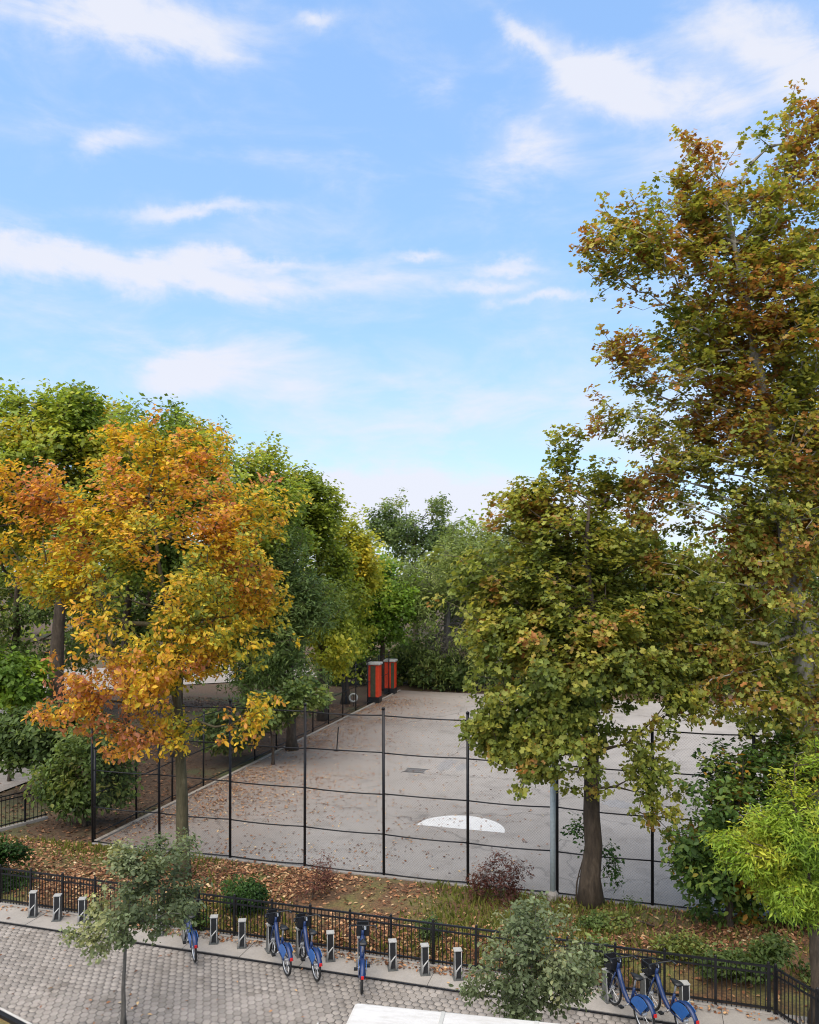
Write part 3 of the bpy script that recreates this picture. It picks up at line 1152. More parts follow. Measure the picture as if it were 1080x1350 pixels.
def make_bike():
    root = empty('share_bike')
    rw, fw = (-.54, 0, .335), (.54, 0, .335)
    for c, nm in ((rw, 'rear_wheel'), (fw, 'front_wheel')):
        wroot = MB().tube([(c[0], -.05, c[2]), (c[0], .05, c[2])], .035, 10)
        for k in range(14):
            a = 2 * math.pi * k / 14
            wroot.tube([(c[0], .02 * (-1) ** k, c[2]), (c[0] + .29 * math.cos(a), 0, c[2] + .29 * math.sin(a))], .0025, 3, False)
        wo = wroot.build(nm, 'rim', root)
        MB().torus(c, .31, .026, 30, 7).build('tyre', 'tyre', wo, True)
        MB().torus(c, .278, .014, 30, 5).build('rim', 'rim', wo, True)
    f = MB()
    f.tube([(.33, 0, .82), (.24, 0, .64), (.12, 0, .46), (-.03, 0, .34), (-.12, 0, .33)], [.04, .05, .05, .045, .04], 9)
    f.tube([(-.10, 0, .32), (-.22, 0, .70)], .026, 8)
    for s in (-1, 1):
        f.tube([(-.1, s * .03, .32), (-.54, s * .065, .335)], .015, 6)
        f.tube([(-.2, s * .02, .64), (-.54, s * .065, .335)], .012, 6)
        f.tube([(.36, s * .045, .74), (.54, s * .06, .335)], .016, 6)
    f.tube([(.38, 0, .70), (.31, 0, .95)], .03, 8)
    f.build('frame', 'bike_blue', root, True)
    # rear guards: a fan on each side of the wheel
    for s in (-1, 1):
        pts = arc_pts(rw, .335, 18, 128, 14)
        vs = [(rw[0], s * .07, rw[2] + .03)] + [(p[0], s * .075, p[2]) for p in pts]
        v2 = [(x, y + s * .008, z) for x, y, z in vs]
        n = len(vs)
        fs = [(0, i, i + 1) for i in range(1, n - 1)] + [(n, n + i + 1, n + i) for i in range(1, n - 1)]
        fs += [(i, i + 1, n + i + 1, n + i) for i in range(1, n - 1)] + [(0, 1, n + 1, n), (n - 1, 0, n, 2 * n - 1)]
        MB().add(vs + v2, fs).build('wheel_guard', 'bike_guard', root)
    for c, nm, a0, a1, mt in ((rw, 'rear_fender', 10, 160, 'bike_blue'), (fw, 'front_fender', 35, 165, 'black_plastic')):
        ip = arc_pts(c, .352, a0, a1, 14)
        vs, fs = [], []
        for p in ip:
            vs += [(p[0], -.05, p[2] - .012), (p[0], 0, p[2] + .008), (p[0], .05, p[2] - .012)]
        for i in range(14):
            for k in (0, 1):
                fs.append((i * 3 + k, i * 3 + k + 1, i * 3 + 4 + k, i * 3 + 3 + k))
        ob = MB().add(vs, fs).build(nm, mt, root, True)
        so = ob.modifiers.new('thick', 'SOLIDIFY')
        so.thickness = .006
    MB().tube([(-.2, 0, .66), (-.275, 0, .93)], .018, 8).build('seat_post', 'rim', root, True)
    sd = MB()
    rows = [(-.40, .085, .955, .04), (-.33, .10, .965, .05), (-.24, .075, .96, .045), (-.15, .03, .955, .03), (-.10, .018, .945, .02)]
    vs, fs = [], []
    for (x, w, z, t) in rows:
        vs += [(x, -w, z - t * .4), (x, -w * .6, z + t * .3), (x, 0, z + t * .2), (x, w * .6, z + t * .3), (x, w, z - t * .4), (x, 0, z - t)]
    for i in range(4):
        for k in range(6):
            fs.append((i * 6 + k, i * 6 + (k + 1) % 6, i * 6 + 6 + (k + 1) % 6, i * 6 + 6 + k))
    fs += [(0, 5, 4, 3, 2, 1), tuple(24 + k for k in range(6))]
    sd.add(vs, fs).build('saddle', 'black_plastic', root, True)
    hb = MB().tube([(.12, -.30, 1.07), (.22, -.27, 1.09), (.31, -.1, 1.05), (.31, .1, 1.05), (.22, .27, 1.09), (.12, .30, 1.07)], .014, 7)
    hb.tube([(.315, 0, .93), (.31, 0, 1.05)], .02, 7)
    hbo = hb.build('handlebar', 'black_plastic', root, True)
    for s in (-1, 1):
        MB().tube([(.22, s * .272, 1.088), (.11, s * .302, 1.068)], .02, 7).build('grip', 'black_plastic', hbo, True)
    bk = MB().box(.40, .43, -.14, .14, .78, 1.0).box(.66, .68, -.12, .12, .80, .98).box(.43, .66, -.14, .14, .76, .785)
    for s in (-1, 1):
        bk.tube([(.40, s * .14, 1.0), (.68, s * .12, .98)], .012, 5).tube([(.40, s * .14, .88), (.68, s * .12, .88)], .008, 5)
    bk.build('front_rack', 'black_plastic', root)
    MB().tube([(.36, -.05, .93), (.40, -.05, 1.0)], .03, 8).build('bell', 'rim', root)
    ck = MB().tube([(-.1, -.07, .32), (-.1, .07, .32)], .02, 8).tube([(-.1, .075, .32), (.03, .085, .22)], .012, 6).tube([(-.1, -.075, .32), (-.23, -.085, .42)], .012, 6)
    cko = ck.build('crank', 'rim', root)
    MB().box(-.02, .08, .09, .17, .205, .235).build('pedal', 'black_plastic', cko)
    MB().box(-.28, -.18, -.17, -.09, .405, .435).build('pedal', 'black_plastic', cko)
    MB().tube([(-.1, -.055, .32), (-.1, -.045, .32)], .10, 16).build('chain_guard', 'black_plastic', root)
    MB().box(-.90, -.88, -.03, .03, .46, .52).build('tail_light', 'tail_red', root)
    return root


DOCK_V = 17.22
proto_dock, proto_bike = make_dock(), make_bike()
bikes = {3: 62, 5: 48, 6: 46, 9: 48}     # dock index : heading (direction the bike points, from -u axis)
first_d, first_b = [True], [True]


def place(proto, flag, loc, rz, label, cat, group):
    o = proto if flag[0] else copy_tree(proto)
    flag[0] = False
    o.location = loc
    o.rotation_euler = (R(random.uniform(-2.5, 2.5)) if cat == 'bicycle' else 0, 0, rz)
    return tag(o, label, cat, group)


ZS = .022
HEAD = R(90 + 38)                        # docks are set at an angle to the fence
BLAB = {3: 'blue share bike docked singly between two empty docks, pointing almost straight at the fence',
        5: 'blue share bike of a neighbouring pair, next to an empty dock and the single bike',
        6: 'blue share bike of a neighbouring pair, nearer the round green shrub',
        9: 'blue share bike docked just beside the young tree with the thin trunk'}
DLAB = {0: 'empty grey bike dock closest to the small leafy tree by the truck',
        1: 'empty grey bike dock, second from the small leafy tree by the truck',
        2: 'empty grey bike dock beside the straight single bike, on the truck roof side',
        3: 'bike dock holding the straight single blue bike between two empty docks',
        4: 'empty grey bike dock between the straight single bike and the bike pair',
        5: 'bike dock holding the paired bike that is next to the straight single bike',
        6: 'bike dock holding the paired bike that is nearer the round green shrub',
        7: 'empty grey bike dock touching the bike pair on the round shrub side',
        8: 'empty grey bike dock between the round shrub and the first docked bike',
        9: 'bike dock holding the blue bike beside the young street tree',
        10: 'empty grey bike dock half hidden behind the young street tree crown',
        13: 'empty grey bike dock of the lone three, nearest the young street tree',
        14: 'empty grey bike dock in the middle of the lone three before the dense shrub',
        15: 'empty grey bike dock of the lone three, farthest from the young street tree'}
for k in range(16):
    u = -3.93 - .75 * k
    if k in (11, 12):
        continue
    has = k in bikes
    if has:
        hd = R(90 + {3: 20, 5: 40, 6: 42, 9: 40}[k])
    else:
        hd = R(90 + 24)
    place(proto_dock, first_d, (u, DOCK_V, ZS), hd, DLAB[k], 'bike dock', 'bike docks along the fence')
    if has:
        f = Vector((math.cos(hd), math.sin(hd), 0))
        c = Vector((u, DOCK_V, ZS)) - f * (.54 + .14)
        c.z = .012
        place(proto_bike, first_b, c, hd, BLAB[k], 'bicycle', 'blue share bikes')
for i, (dx, dy, lab) in enumerate(((803, 1312, 'blue share bike nearest the grey-leaved bushy tree, of the pair under dark foliage'),
                                   (853, 1318, 'blue share bike next to the lone end dock, of the pair under dark foliage'))):
    g = G(dx, dy)
    hd = R(90 + 36)
    place(proto_dock, first_d, (g.x, DOCK_V, ZS), hd, ('shaded bike dock holding the bike next to the grey-leaved bushy tree', 'shaded bike dock holding the bike next to the lone end dock')[i], 'bike dock', 'bike docks along the fence')
    f = Vector((math.cos(hd), math.sin(hd), 0))
    c = Vector((g.x, DOCK_V, ZS)) - f * .66
    c.z = .012
    place(proto_bike, first_b, c, hd, lab, 'bicycle', 'blue share bikes')
g = G(903, 1336)
place(proto_dock, first_d, (g.x, DOCK_V - .1, ZS), R(90 + 20), 'empty grey bike dock with white lid at the end near the fence corner', 'bike dock', 'bike docks along the fence')


# ------------------------------------------------------------------ white truck on the street
def truck():
    zr = 2.75
    d = F * (CAM_H - zr) / (1320 - HOR)
    p = at(468, d, 0)
    root = empty('box_truck', (p.x, p.y, -.15), R(5.9), 'white box truck parked at the kerb, its flat roof seen from above', 'truck')
    Z = zr + .15
    MB().box(0, 5.2, -2.2, 0, .75, Z).build('cargo_box', 'truck_roof', root, bevel=.06)
    MB().add([(-1.5, -2.05, .45), (-1.5, -.15, .45), (-.03, -.15, .45), (-.03, -2.05, .45),
              (-1.5, -2.05, 1.15), (-1.5, -.15, 1.15), (-.03, -.15, 2.1), (-.03, -2.05, 2.1),
              (-.75, -2.0, 2.05), (-.75, -.2, 2.05)],
             [(0, 3, 2, 1), (0, 1, 5, 4), (4, 5, 9, 8), (8, 9, 6, 7), (1, 2, 6, 9, 5), (0, 4, 8, 7, 3), (2, 3, 7, 6)]).build('cab', 'white_body', root, bevel=.04)
    MB().add([(-1.42, -1.95, 1.25), (-1.42, -.25, 1.25), (-.82, -.28, 1.98), (-.82, -1.92, 1.98)], [(0, 1, 2, 3)]).build('windscreen', 'dark_glass', root).location = (-.03, 0, .02)
    MB().box(-1.6, -1.45, -2.05, -.15, .4, .65).build('bumper', 'black_plastic', root, bevel=.03)
    MB().box(-1.4, 5.0, -1.7, -.5, .42, .74).build('chassis', 'black_plastic', root)
    mir = MB().box(-.78, -.66, .50, .74, 1.72, 2.06).build('mirror', 'black_plastic', root, bevel=.03)
    MB().box(-.80, -.77, .47, .77, 1.69, 2.09).build('mirror_shell', 'white_body', mir, bevel=.02)
    MB().tube([(-.6, -.14, 1.95), (-.69, .5, 1.98)], .02, 6).build('mirror_arm', 'pale_cap', mir)
    for x in (-.75, 4.0):
        for y in (-2.05, -.3):
            w = MB().torus((x, y + .08, .40), .30, .11, 24, 8).build('wheel', 'tyre', root, True)
            MB().tube([(x, y, .40), (x, y + .16, .40)], .2, 14).build('rim', 'rim', w)
    for s in (-1.65, -.55):
        MB().box(5.2, 5.23, s - .5, s + .5, .85, Z - .15).build('rear_door', 'white_body', root, bevel=.01)
    for x in (1.3, 2.6, 3.9):
        MB().box(x - .025, x + .025, -2.14, -.06, Z - .01, Z + .012).build('roof_seam', 'pale_cap', root)


truck()


# ------------------------------------------------------------------ fallen leaves and grass
PAL_FALL = [(0, (.05, .026, .016)), (.3, (.15, .065, .032)), (.6, (.33, .15, .07)), (.8, (.45, .26, .135)), (.93, (.54, .38, .19)), (1, (.62, .51, .34))]


def litter(name, label, pts, zf, size=.1, seed=3, pal=PAL_FALL):
    r = np.random.default_rng(seed)
    N = len(pts)
    z = zf(pts[:, 0], pts[:, 1]) + r.uniform(.012, .04, N)
    pos = np.column_stack([pts, z])
    nrm = np.column_stack([r.normal(0, .32, (N, 2)), np.ones(N)])
    tip = np.column_stack([r.normal(0, 1, (N, 2)), r.normal(0, .1, N)])
    cols = ramp_np(r.beta(1.5, 1.4, N), pal) * r.uniform(.7, 1.25, N)[:, None]
    me = leaves_mesh(name, pos, nrm, tip, size * r.uniform(.6, 1.35, N), OVAL, cols, 'litter')
    o = bpy.data.objects.new(name, me)
    link(o)
    return tag(o, label, 'leaves', kind='stuff')


r_ = np.random.default_rng(77)
nfA = noise_field(71, 1.6)
nfB = noise_field(72, 5)


def pick(x0, x1, y0, y1, n, dens):
    p = np.column_stack([r_.uniform(x0, x1, n), r_.uniform(y0, y1, n)])
    return p[dens(p) > r_.uniform(0, 1, n)]


def p3(p):
    return np.column_stack([p, np.zeros(len(p))])


litter('fallen_leaves', 'orange and brown fallen leaves carpeting the planting strip',
       pick(-27, 9.5, RAIL_V + .1, FENCE_V - .15, 46000, lambda p: np.clip(nfA(p3(p)) * 1.7 - .42, .05, 1)), strip_z, .11, 3)
litter('fallen_leaves', 'brown fallen leaves drifted along the park edge of the court',
       pick(COURT_U0 + .05, -3, FENCE_V + .3, 54, 90000, lambda p: np.exp(-(p[:, 0] - COURT_U0) / (3.6 * np.exp(-(p[:, 1] - FENCE_V) / 22) + .5)) * 1.0 * np.clip(nfA(p3(p)) * 1.3, .1, 1) + .012),
       lambda x, y: x * 0, .085, 4)
litter('fallen_leaves', 'dark brown leaf litter under the trees inside the park',
       pick(-40, COURT_U0 - .3, FENCE_V - .1, 50, 24000, lambda p: np.clip(nfB(p3(p)) * 1.2, .1, 1)), park_z, .13, 5,
       [(0, (.03, .018, .012)), (.5, (.11, .055, .03)), (.85, (.24, .12, .06)), (1, (.36, .22, .12))])
litter('fallen_leaves', 'scattered tan leaves lying on the hexagonal paved walk',
       pick(-22, 9, 12.0, RAIL_V - .1, 2600, lambda p: np.clip(.05 + .5 * (p[:, 1] > RAIL_V - .4) + .9 * np.exp(-((p[:, 0] + 9.8) ** 2 + (p[:, 1] - 13.8) ** 2) / .7) + .12 * nfA(p3(p)), 0, 1)),
       lambda x, y: x * 0 + .012, .085, 6)
litter('fallen_leaves', 'orange leaves gathered at the foot of the picket fence',
       pick(-22, 9, RAIL_V - .33, RAIL_V - .06, 2600, lambda p: np.clip(nfA(p3(p)) * 1.1, .05, 1)), lambda x, y: x * 0 + .03, .085, 9)


def grass():
    r = np.random.default_rng(21)
    p = pick(-27, 9, RAIL_V + .15, FENCE_V - .2, 30000, lambda p: np.clip((nfB(p3(p)) - .45) * 2.6 + (p[:, 1] > FENCE_V - .7) * .4, 0, 1))
    N = len(p)
    pos = np.column_stack([p, strip_z(p[:, 0], p[:, 1]) - .01])
    nrm = np.column_stack([r.normal(0, 1, (N, 2)), r.normal(0, .2, N)])
    tip = np.column_stack([r.normal(0, .4, (N, 2)), np.ones(N)])
    cols = ramp_np(r.uniform(0, 1, N), [(0, (.07, .085, .02)), (.5, (.17, .19, .04)), (1, (.30, .28, .08))])
    me = leaves_mesh('grass', pos, nrm, tip, .17 * r.uniform(.5, 1.4, N), LANCE, cols, 'leaf')
    o = bpy.data.objects.new('grass', me)
    link(o)
    tag(o, 'thin yellow-green grass growing through the planting strip', 'grass', kind='stuff')


grass()

# planted bed at the near corner of the walk
bed = empty('planting_bed', G(0, 1345), 0, 'planted bed with pale stone rim and black edging at the walk', 'planter')
bo = G(0, 1345)
e0, e1 = G(-70, 1296) - bo, G(75, 1372) - bo
dv = (e1 - e0).normalized()
nv = Vector((dv.y, -dv.x, 0))
for nm, o0, o1, z1, mt in (('rim', -.02, .10, .06, 'stone_edge'), ('edging', .10, .2, .12, 'black_iron'), ('soil', .2, 1.6, .05, 'soil')):
    q = [e0 + nv * o0, e1 + nv * o0, e1 + nv * o1, e0 + nv * o1]
    MB().prism([(v.x, v.y) for v in q][::-1], -.1, z1).build(nm, mt, bed)

# ------------------------------------------------------------------ trees
GT = 'trees of the park beyond'
oak = G(240, 1162)
tree('oak_tree', 'golden and orange autumn oak rising from the planting strip', 'tree', (oak.x, oak.y, 0.05),
     lobes_px([(205, 690, 125, 110, 0), (290, 750, 95, 105, -.5), (110, 790, 92, 85, -.2), (275, 860, 95, 80, -.8),
               (165, 880, 110, 65, -1.2), (335, 945, 38, 34, -1.5), (55, 725, 85, 70, .8), (205, 960, 75, 38, -.4),
               (150, 590, 65, 48, .6), (110, 930, 62, 38, -1.4), (300, 950, 50, 36, -.6), (340, 700, 50, 60, 0), (45, 655, 60, 46, .8), (5, 745, 55, 45, .4),
               (355, 770, 40, 60, 0), (245, 600, 70, 45, .5)], 23.2),
     1900, 19, OVAL, .14, PAL_OAK, trunk_r=.2, bark='bark_olive', seed=3, spread=.19, thr=.41, gap_scale=1.5, patch=1.6, mixw=(.38, .62),
     sfun=lambda x, z: np.where(z < 6.6, .30 - .26 * np.clip((x + 2.2) / 3.2, 0, 1.9), 0) + np.clip((z - 9.5) / 4, 0, 1) * .28 - .06,
     hbias=0, top=.8, bf=.3, jit=.2, clumps=270, clen=.45, cwid=.26)

pt = G(779, 1196)
tree('plane_tree', 'olive and rust plane tree with thick dark trunk against the court fence', 'tree', (pt.x, pt.y, .05),
     lobes_px([(742, 690, 80, 72, 0), (700, 770, 85, 85, .3), (800, 745, 105, 100, .8), (655, 845, 66, 62, -.8), (765, 850, 115, 85, -.6),
               (715, 925, 80, 55, -1.4), (690, 985, 52, 44, -1.7), (748, 610, 26, 40, 0), (870, 820, 100, 95, .5), (880, 905, 58, 40, -.9),
               (868, 1000, 34, 62, -1.2), (882, 1065, 26, 40, -1.2), (783, 1015, 38, 66, -.3), (800, 985, 50, 40, -.9), (835, 935, 50, 40, -.9), (690, 680, 45, 40, .5), (800, 650, 50, 40, .4),
               (660, 960, 40, 40, -1.2), (735, 960, 55, 60, -1.3), (800, 890, 70, 50, -1), (640, 790, 50, 60, 0), (868, 1000, 40, 60, -1.2), (870, 1040, 36, 60, -1.4), (885, 1085, 30, 34, -1.2), (690, 1000, 50, 40, -1.8)], 21.3),
     2700, 23, PALM, .122, PAL_PLANE, trunk_r=.27, bark='bark_brown', seed=5, mixw=(.4, .6), sbias=-.02, spread=.19, thr=.3, gap_scale=1.35, patch=1.3, top=.84, clumps=420, clen=.5, cwid=.26)

pl = G(1066, 1205)
tree('plane_tree', 'very tall plane tree of olive and rust leaves towering over the street', 'tree', (pl.x, pl.y, .05),
     lobes_px([(1045, 330, 80, 125, 0), (930, 262, 46, 78, -.3), (858, 330, 44, 66, -.4), (800, 335, 36, 28, -.5), (835, 462, 42, 46, -.6),
               (955, 400, 100, 105, 0), (1070, 215, 45, 62, 0), (905, 505, 80, 58, -.3), (848, 560, 48, 46, -.5), (985, 540, 100, 85, .4),
               (1110, 440, 110, 190, .8), (920, 625, 95, 66, -.2), (1050, 700, 110, 105, .3), (975, 800, 110, 95, -.2), (1090, 850, 110, 130, .2),
               (1060, 950, 75, 80, -.6), (1010, 1025, 46, 36, -1), (1150, 620, 100, 150, 1), (1000, 430, 105, 130, .3), (960, 590, 115, 95, -.2), (1000, 700, 120, 100, -.4), (930, 730, 75, 80, -.5), (1085, 600, 95, 140, -.4), (1000, 890, 95, 80, -.7), (925, 860, 66, 74, -.4), (1040, 1010, 60, 50, -.8), (1060, 420, 70, 120, -.6), (1012, 220, 26, 60, -.2), (870, 660, 60, 50, -.4), (795, 335, 40, 34, -.6), (880, 320, 58, 60, 0), (890, 400, 70, 60, 0), (870, 480, 60, 50, -.3), (905, 290, 50, 70, .2), (990, 290, 60, 80, .2), (820, 300, 30, 50, -.2), (820, 470, 44, 40, -.2), (825, 552, 46, 36, -.4), (920, 230, 42, 62, -.2), (925, 215, 36, 56, .1), (1060, 190, 40, 60, .3), (790, 330, 34, 36, -.3), (808, 545, 40, 34, -.4)], 21.4),
     5700, 17, PALM, .12, PAL_PLANE, trunk_r=.34, bark='bark_pale', seed=8, sbias=.17, mixw=(.38, .62), spread=.18, thr=.24, gap_scale=1.25, patch=1.3, top=.88, hbias=.1, rt=.008, clumps=840, clen=.6, cwid=.25)

# the dark undergrowth tree beneath it, the lime tree and the two street trees
b = G(962, 1228)
tree('understorey_tree', 'dark green bushy tree with a few orange leaves behind the picket fence', 'tree', (b.x, b.y, .05),
     lobes_px([(950, 1110, 56, 70, 0), (990, 1170, 66, 56, .3), (930, 1070, 42, 48, 0), (1000, 1060, 62, 56, .5), (1055, 1180, 60, 66, .8), (918, 1140, 26, 46, 0), (960, 1020, 60, 40, .6), (1040, 1010, 60, 40, .6)], 19.6),
     1000, 18, OVAL, .15, [(0, (.04, .08, .022)), (.5, (.09, .16, .035)), (.85, (.19, .25, .045)), (1, (.42, .20, .03))], trunk_r=.1, seed=12, spread=.22,
     thr=.2, gap_scale=1.0, patch=1.0, clumps=120, clen=.4, cwid=.2)
b = G(1076, 1352)
tree('lime_tree', 'young bright lime green feathery tree by the angled fence', 'tree', (b.x, b.y, 0),
     lobes_px([(1045, 1090, 66, 56, 0), (1000, 1125, 46, 40, -.2), (1085, 1055, 60, 46, .1), (1035, 1170, 50, 36, -.2), (1100, 1130, 55, 66, .2), (970, 1115, 32, 26, 0), (1060, 1035, 34, 30, 0), (1075, 1190, 40, 30, -.2), (1095, 1015, 50, 40, .2), (990, 1085, 32, 28, .1), (1000, 1165, 30, 22, -.2)], 15.9),
     640, 40, LANCE, .115, PAL_LIME, trunk_r=.12, bark='bark_brown', seed=14, spread=.14, thr=.40, gap_scale=.8, patch=1.2, droop=.6, clumps=110, clen=.36, cwid=.11)
b = G(163, 1350)
tree('young_street_tree', 'young grey-green street tree with thin trunk on the hexagonal pavers', 'tree', (b.x, b.y, 0),
     lobes_px([(210, 1135, 52, 36, .2), (140, 1215, 46, 36, -.2), (190, 1195, 56, 48, 0), (240, 1185, 32, 40, .2), (118, 1236, 34, 20, -.3), (180, 1150, 40, 30, 0), (165, 1130, 26, 22, .1)], 15.8),
     360, 20, OVAL, .088, PAL_GREY, trunk_r=.048, bark='bark_grey', seed=16, spread=.12, thr=.12, gap_scale=.8, patch=1.0, rt=.004, clumps=95, clen=.2, cwid=.10)
b = at(702, 13.8, 0)
tree('young_street_tree', 'small grey-green leafy street tree rising beside the white truck roof', 'tree', (b.x, b.y, 0),
     lobes_px([(700, 1258, 70, 56, 0), (650, 1302, 44, 38, -.1), (752, 1282, 42, 38, 0), (705, 1208, 44, 28, .1), (700, 1312, 60, 30, -.1)], 13.8),
     460, 17, OVAL, .08, PAL_GREY, trunk_r=.05, bark='bark_grey', seed=18, spread=.12, thr=.12, gap_scale=.7, patch=1.0, rt=.004, clumps=120, clen=.2, cwid=.10)

# row on the park side of the court
row = [
    ('leafy_tree', 'big green tree with thick dark trunk behind the orange oak', (75, 36, .42), [(40, 600, 110, 92), (140, 605, 90, 76), (70, 580, 90, 70), (-40, 650, 100, 110), (60, 700, 125, 90), (150, 690, 80, 80), (90, 550, 66, 44), (10, 550, 66, 44), (150, 565, 66, 46), (120, 545, 60, 40), (190, 580, 50, 40)], 36, PAL_GREEN, 'DIAM', .27, 1500, 18),
    ('leafy_tree', 'fresh green tree topping out just above the orange oak crown', (165, 41, .3), [(160, 580, 80, 50), (205, 600, 76, 56), (130, 560, 60, 36), (230, 580, 50, 36), (170, 660, 100, 70)], 41, PAL_GREEN, 'DIAM', .27, 1000, 15),
    ('leafy_tree', 'green tree with olive top on the oak crown\'s court side', (235, 39, .3), [(225, 605, 80, 72), (280, 660, 80, 85), (200, 700, 90, 90), (250, 590, 50, 40), (290, 760, 80, 80)], 39, PAL_GREEN, 'DIAM', .28, 1200, 18),
    ('leafy_tree', 'rounded green tree with yellow flecks in the row along the court', (325, 42, .28), [(320, 650, 66, 66), (345, 720, 70, 80), (300, 790, 70, 80), (335, 610, 44, 36), (360, 660, 40, 50)], 42, PAL_GREEN, 'DIAM', .28, 1000, 18),
    ('leafy_tree', 'dense deep green tree hanging low over the park fence', (385, 40, .25), [(375, 760, 55, 75), (395, 850, 52, 70), (360, 860, 50, 70), (415, 800, 40, 60), (340, 900, 40, 40)], 40, PAL_DARK, 'LANCE', .30, 900, 24),
    ('leafy_tree', 'yellow-green tree beyond the deep green tree along the court', (425, 48, .26), [(390, 670, 46, 56), (415, 700, 46, 62), (440, 780, 42, 66), (440, 850, 36, 50), (400, 650, 30, 30)], 48, PAL_YG, 'DIAM', .30, 900, 18),
    ('leafy_tree', 'olive yellow tree behind the bright maple near the red cabinets', (455, 54, .25), [(450, 708, 38, 40), (470, 750, 40, 60), (450, 820, 40, 60)], 54, PAL_YG, 'DIAM', .30, 700, 16),
    ('maple_tree', 'bright green maple above the red cabinets', (505, 60, .24), [(500, 800, 40, 46), (475, 830, 36, 40), (525, 800, 22, 30), (490, 760, 32, 34)], 59, PAL_MAPLE, 'DIAM', .32, 620, 16),
    ('far_tree', 'thin dark tree with open crown rising above the willow', (548, 78, .3), [(548, 690, 62, 44), (510, 690, 30, 34), (585, 700, 40, 40), (545, 730, 50, 50)], 78, PAL_DARK, 'DIAM', .34, 620, 14),
    ('willow_tree', 'drooping olive willow with bare grey twigs at the court end', (590, 61, .4), [(600, 750, 66, 62), (560, 815, 42, 66), (645, 725, 60, 46), (610, 830, 60, 66), (565, 862, 40, 36), (550, 770, 36, 46)], 61, PAL_WILLOW, 'LANCE', .42, 1100, 22),
    ('park_tree', 'dark leafy tree deep in the park behind the thick dark trunk', (20, 48, .3), [(20, 790, 80, 80), (100, 800, 80, 70), (-50, 800, 80, 90), (40, 720, 90, 70), (60, 860, 60, 34), (0, 870, 70, 50), (20, 680, 80, 60)], 48, PAL_DARK, 'DIAM', .30, 900, 16),
    ('park_tree', 'shaded green tree in the park seen under the oak crown', (190, 52, .3), [(190, 800, 80, 80), (260, 830, 70, 70), (140, 830, 60, 60), (220, 740, 90, 70)], 52, PAL_DARK, 'DIAM', .30, 800, 16),
    ('far_tree', 'soft green tree beyond the court behind the plane tree', (700, 68, .35), [(690, 730, 60, 50), (720, 800, 80, 90), (660, 800, 60, 80)], 68, PAL_WILLOW, 'DIAM', .36, 900, 16),
    ('far_tree', 'dark green tree at the court end between the two plane trees', (850, 66, .35), [(830, 780, 80, 90), (890, 800, 80, 90), (840, 870, 90, 50)], 66, PAL_DARK, 'DIAM', .36, 1000, 16),
    ('far_tree', 'broad dark green tree at the court end behind the tall plane tree', (1010, 62, .4), [(990, 770, 90, 110), (1080, 780, 100, 120), (1000, 860, 110, 60), (930, 840, 60, 70)], 62, PAL_DARK, 'DIAM', .36, 1100, 16),
]
TM = {'DIAM': DIAM, 'LANCE': LANCE, 'OVAL': OVAL}
for i, (nm, lab, (bx, bd, tr_), lb, d, pal, tm, sz, nt_, pt_) in enumerate(row):
    bb = at(bx, bd, -.03)
    will = nm == 'willow_tree'
    tree(nm, lab, 'tree', bb, lobes_px(lb, d), nt_, int(pt_ * 1.4), TM[tm], sz * .82, [(q, tuple(min(.6, w * 1.08) for w in c)) for q, c in pal], trunk_r=tr_, bark='bark_grey' if will else 'bark_brown', seed=30 + i,
         spread=.42 if not will else .5, thr=.30, gap_scale=2.0, patch=3.0, droop=1.6 if will else .3, rt=.012, step=.9, top=.8, sbias=.08 if i < 2 else .0, clumps=nt_ // 7, clen=.6, cwid=.4)

# bare drooping twigs of the willow
def willow_twigs():
    w = bpy.data.objects['willow_tree']
    o0 = Vector(w.location)
    r = random.Random(9)
    limb = MB()
    pts = [P(672, 735, 63), P(655, 752, 62), P(640, 768, 61.5), P(618, 815, 61), P(604, 845, 60.5), P(600, 872, 60.3)]
    limb.tube([p - o0 for p in pts], [.16, .14, .12, .09, .06, .03], 6)
    limb.build('bare_limb', 'bark_pale', w, True)
    tw = MB()
    for k in range(170):
        a = pts[r.randint(1, 4)].lerp(pts[r.randint(2, 5)], r.random())
        L = r.uniform(2.0, 4.5)
        dx, dy = r.uniform(-4.2, .8), r.uniform(-1.8, 1.2)
        q = []
        for i in range(6):
            t = i / 5
            q.append(a - o0 + Vector((dx * t, dy * t, .5 * math.sin(t * 2) - L * t * t)) + Vector((r.gauss(0, .06), r.gauss(0, .06), 0)))
        q = [p for p in q if p.z > .1]
        if len(q) > 2:
            tw.tube(q, [.03 * (1 - .7 * i / len(q)) for i in range(len(q))], 3, False)
    tw.build('bare_twigs', 'bark_grey', w, True)['kind'] = 'stuff'


willow_twigs()

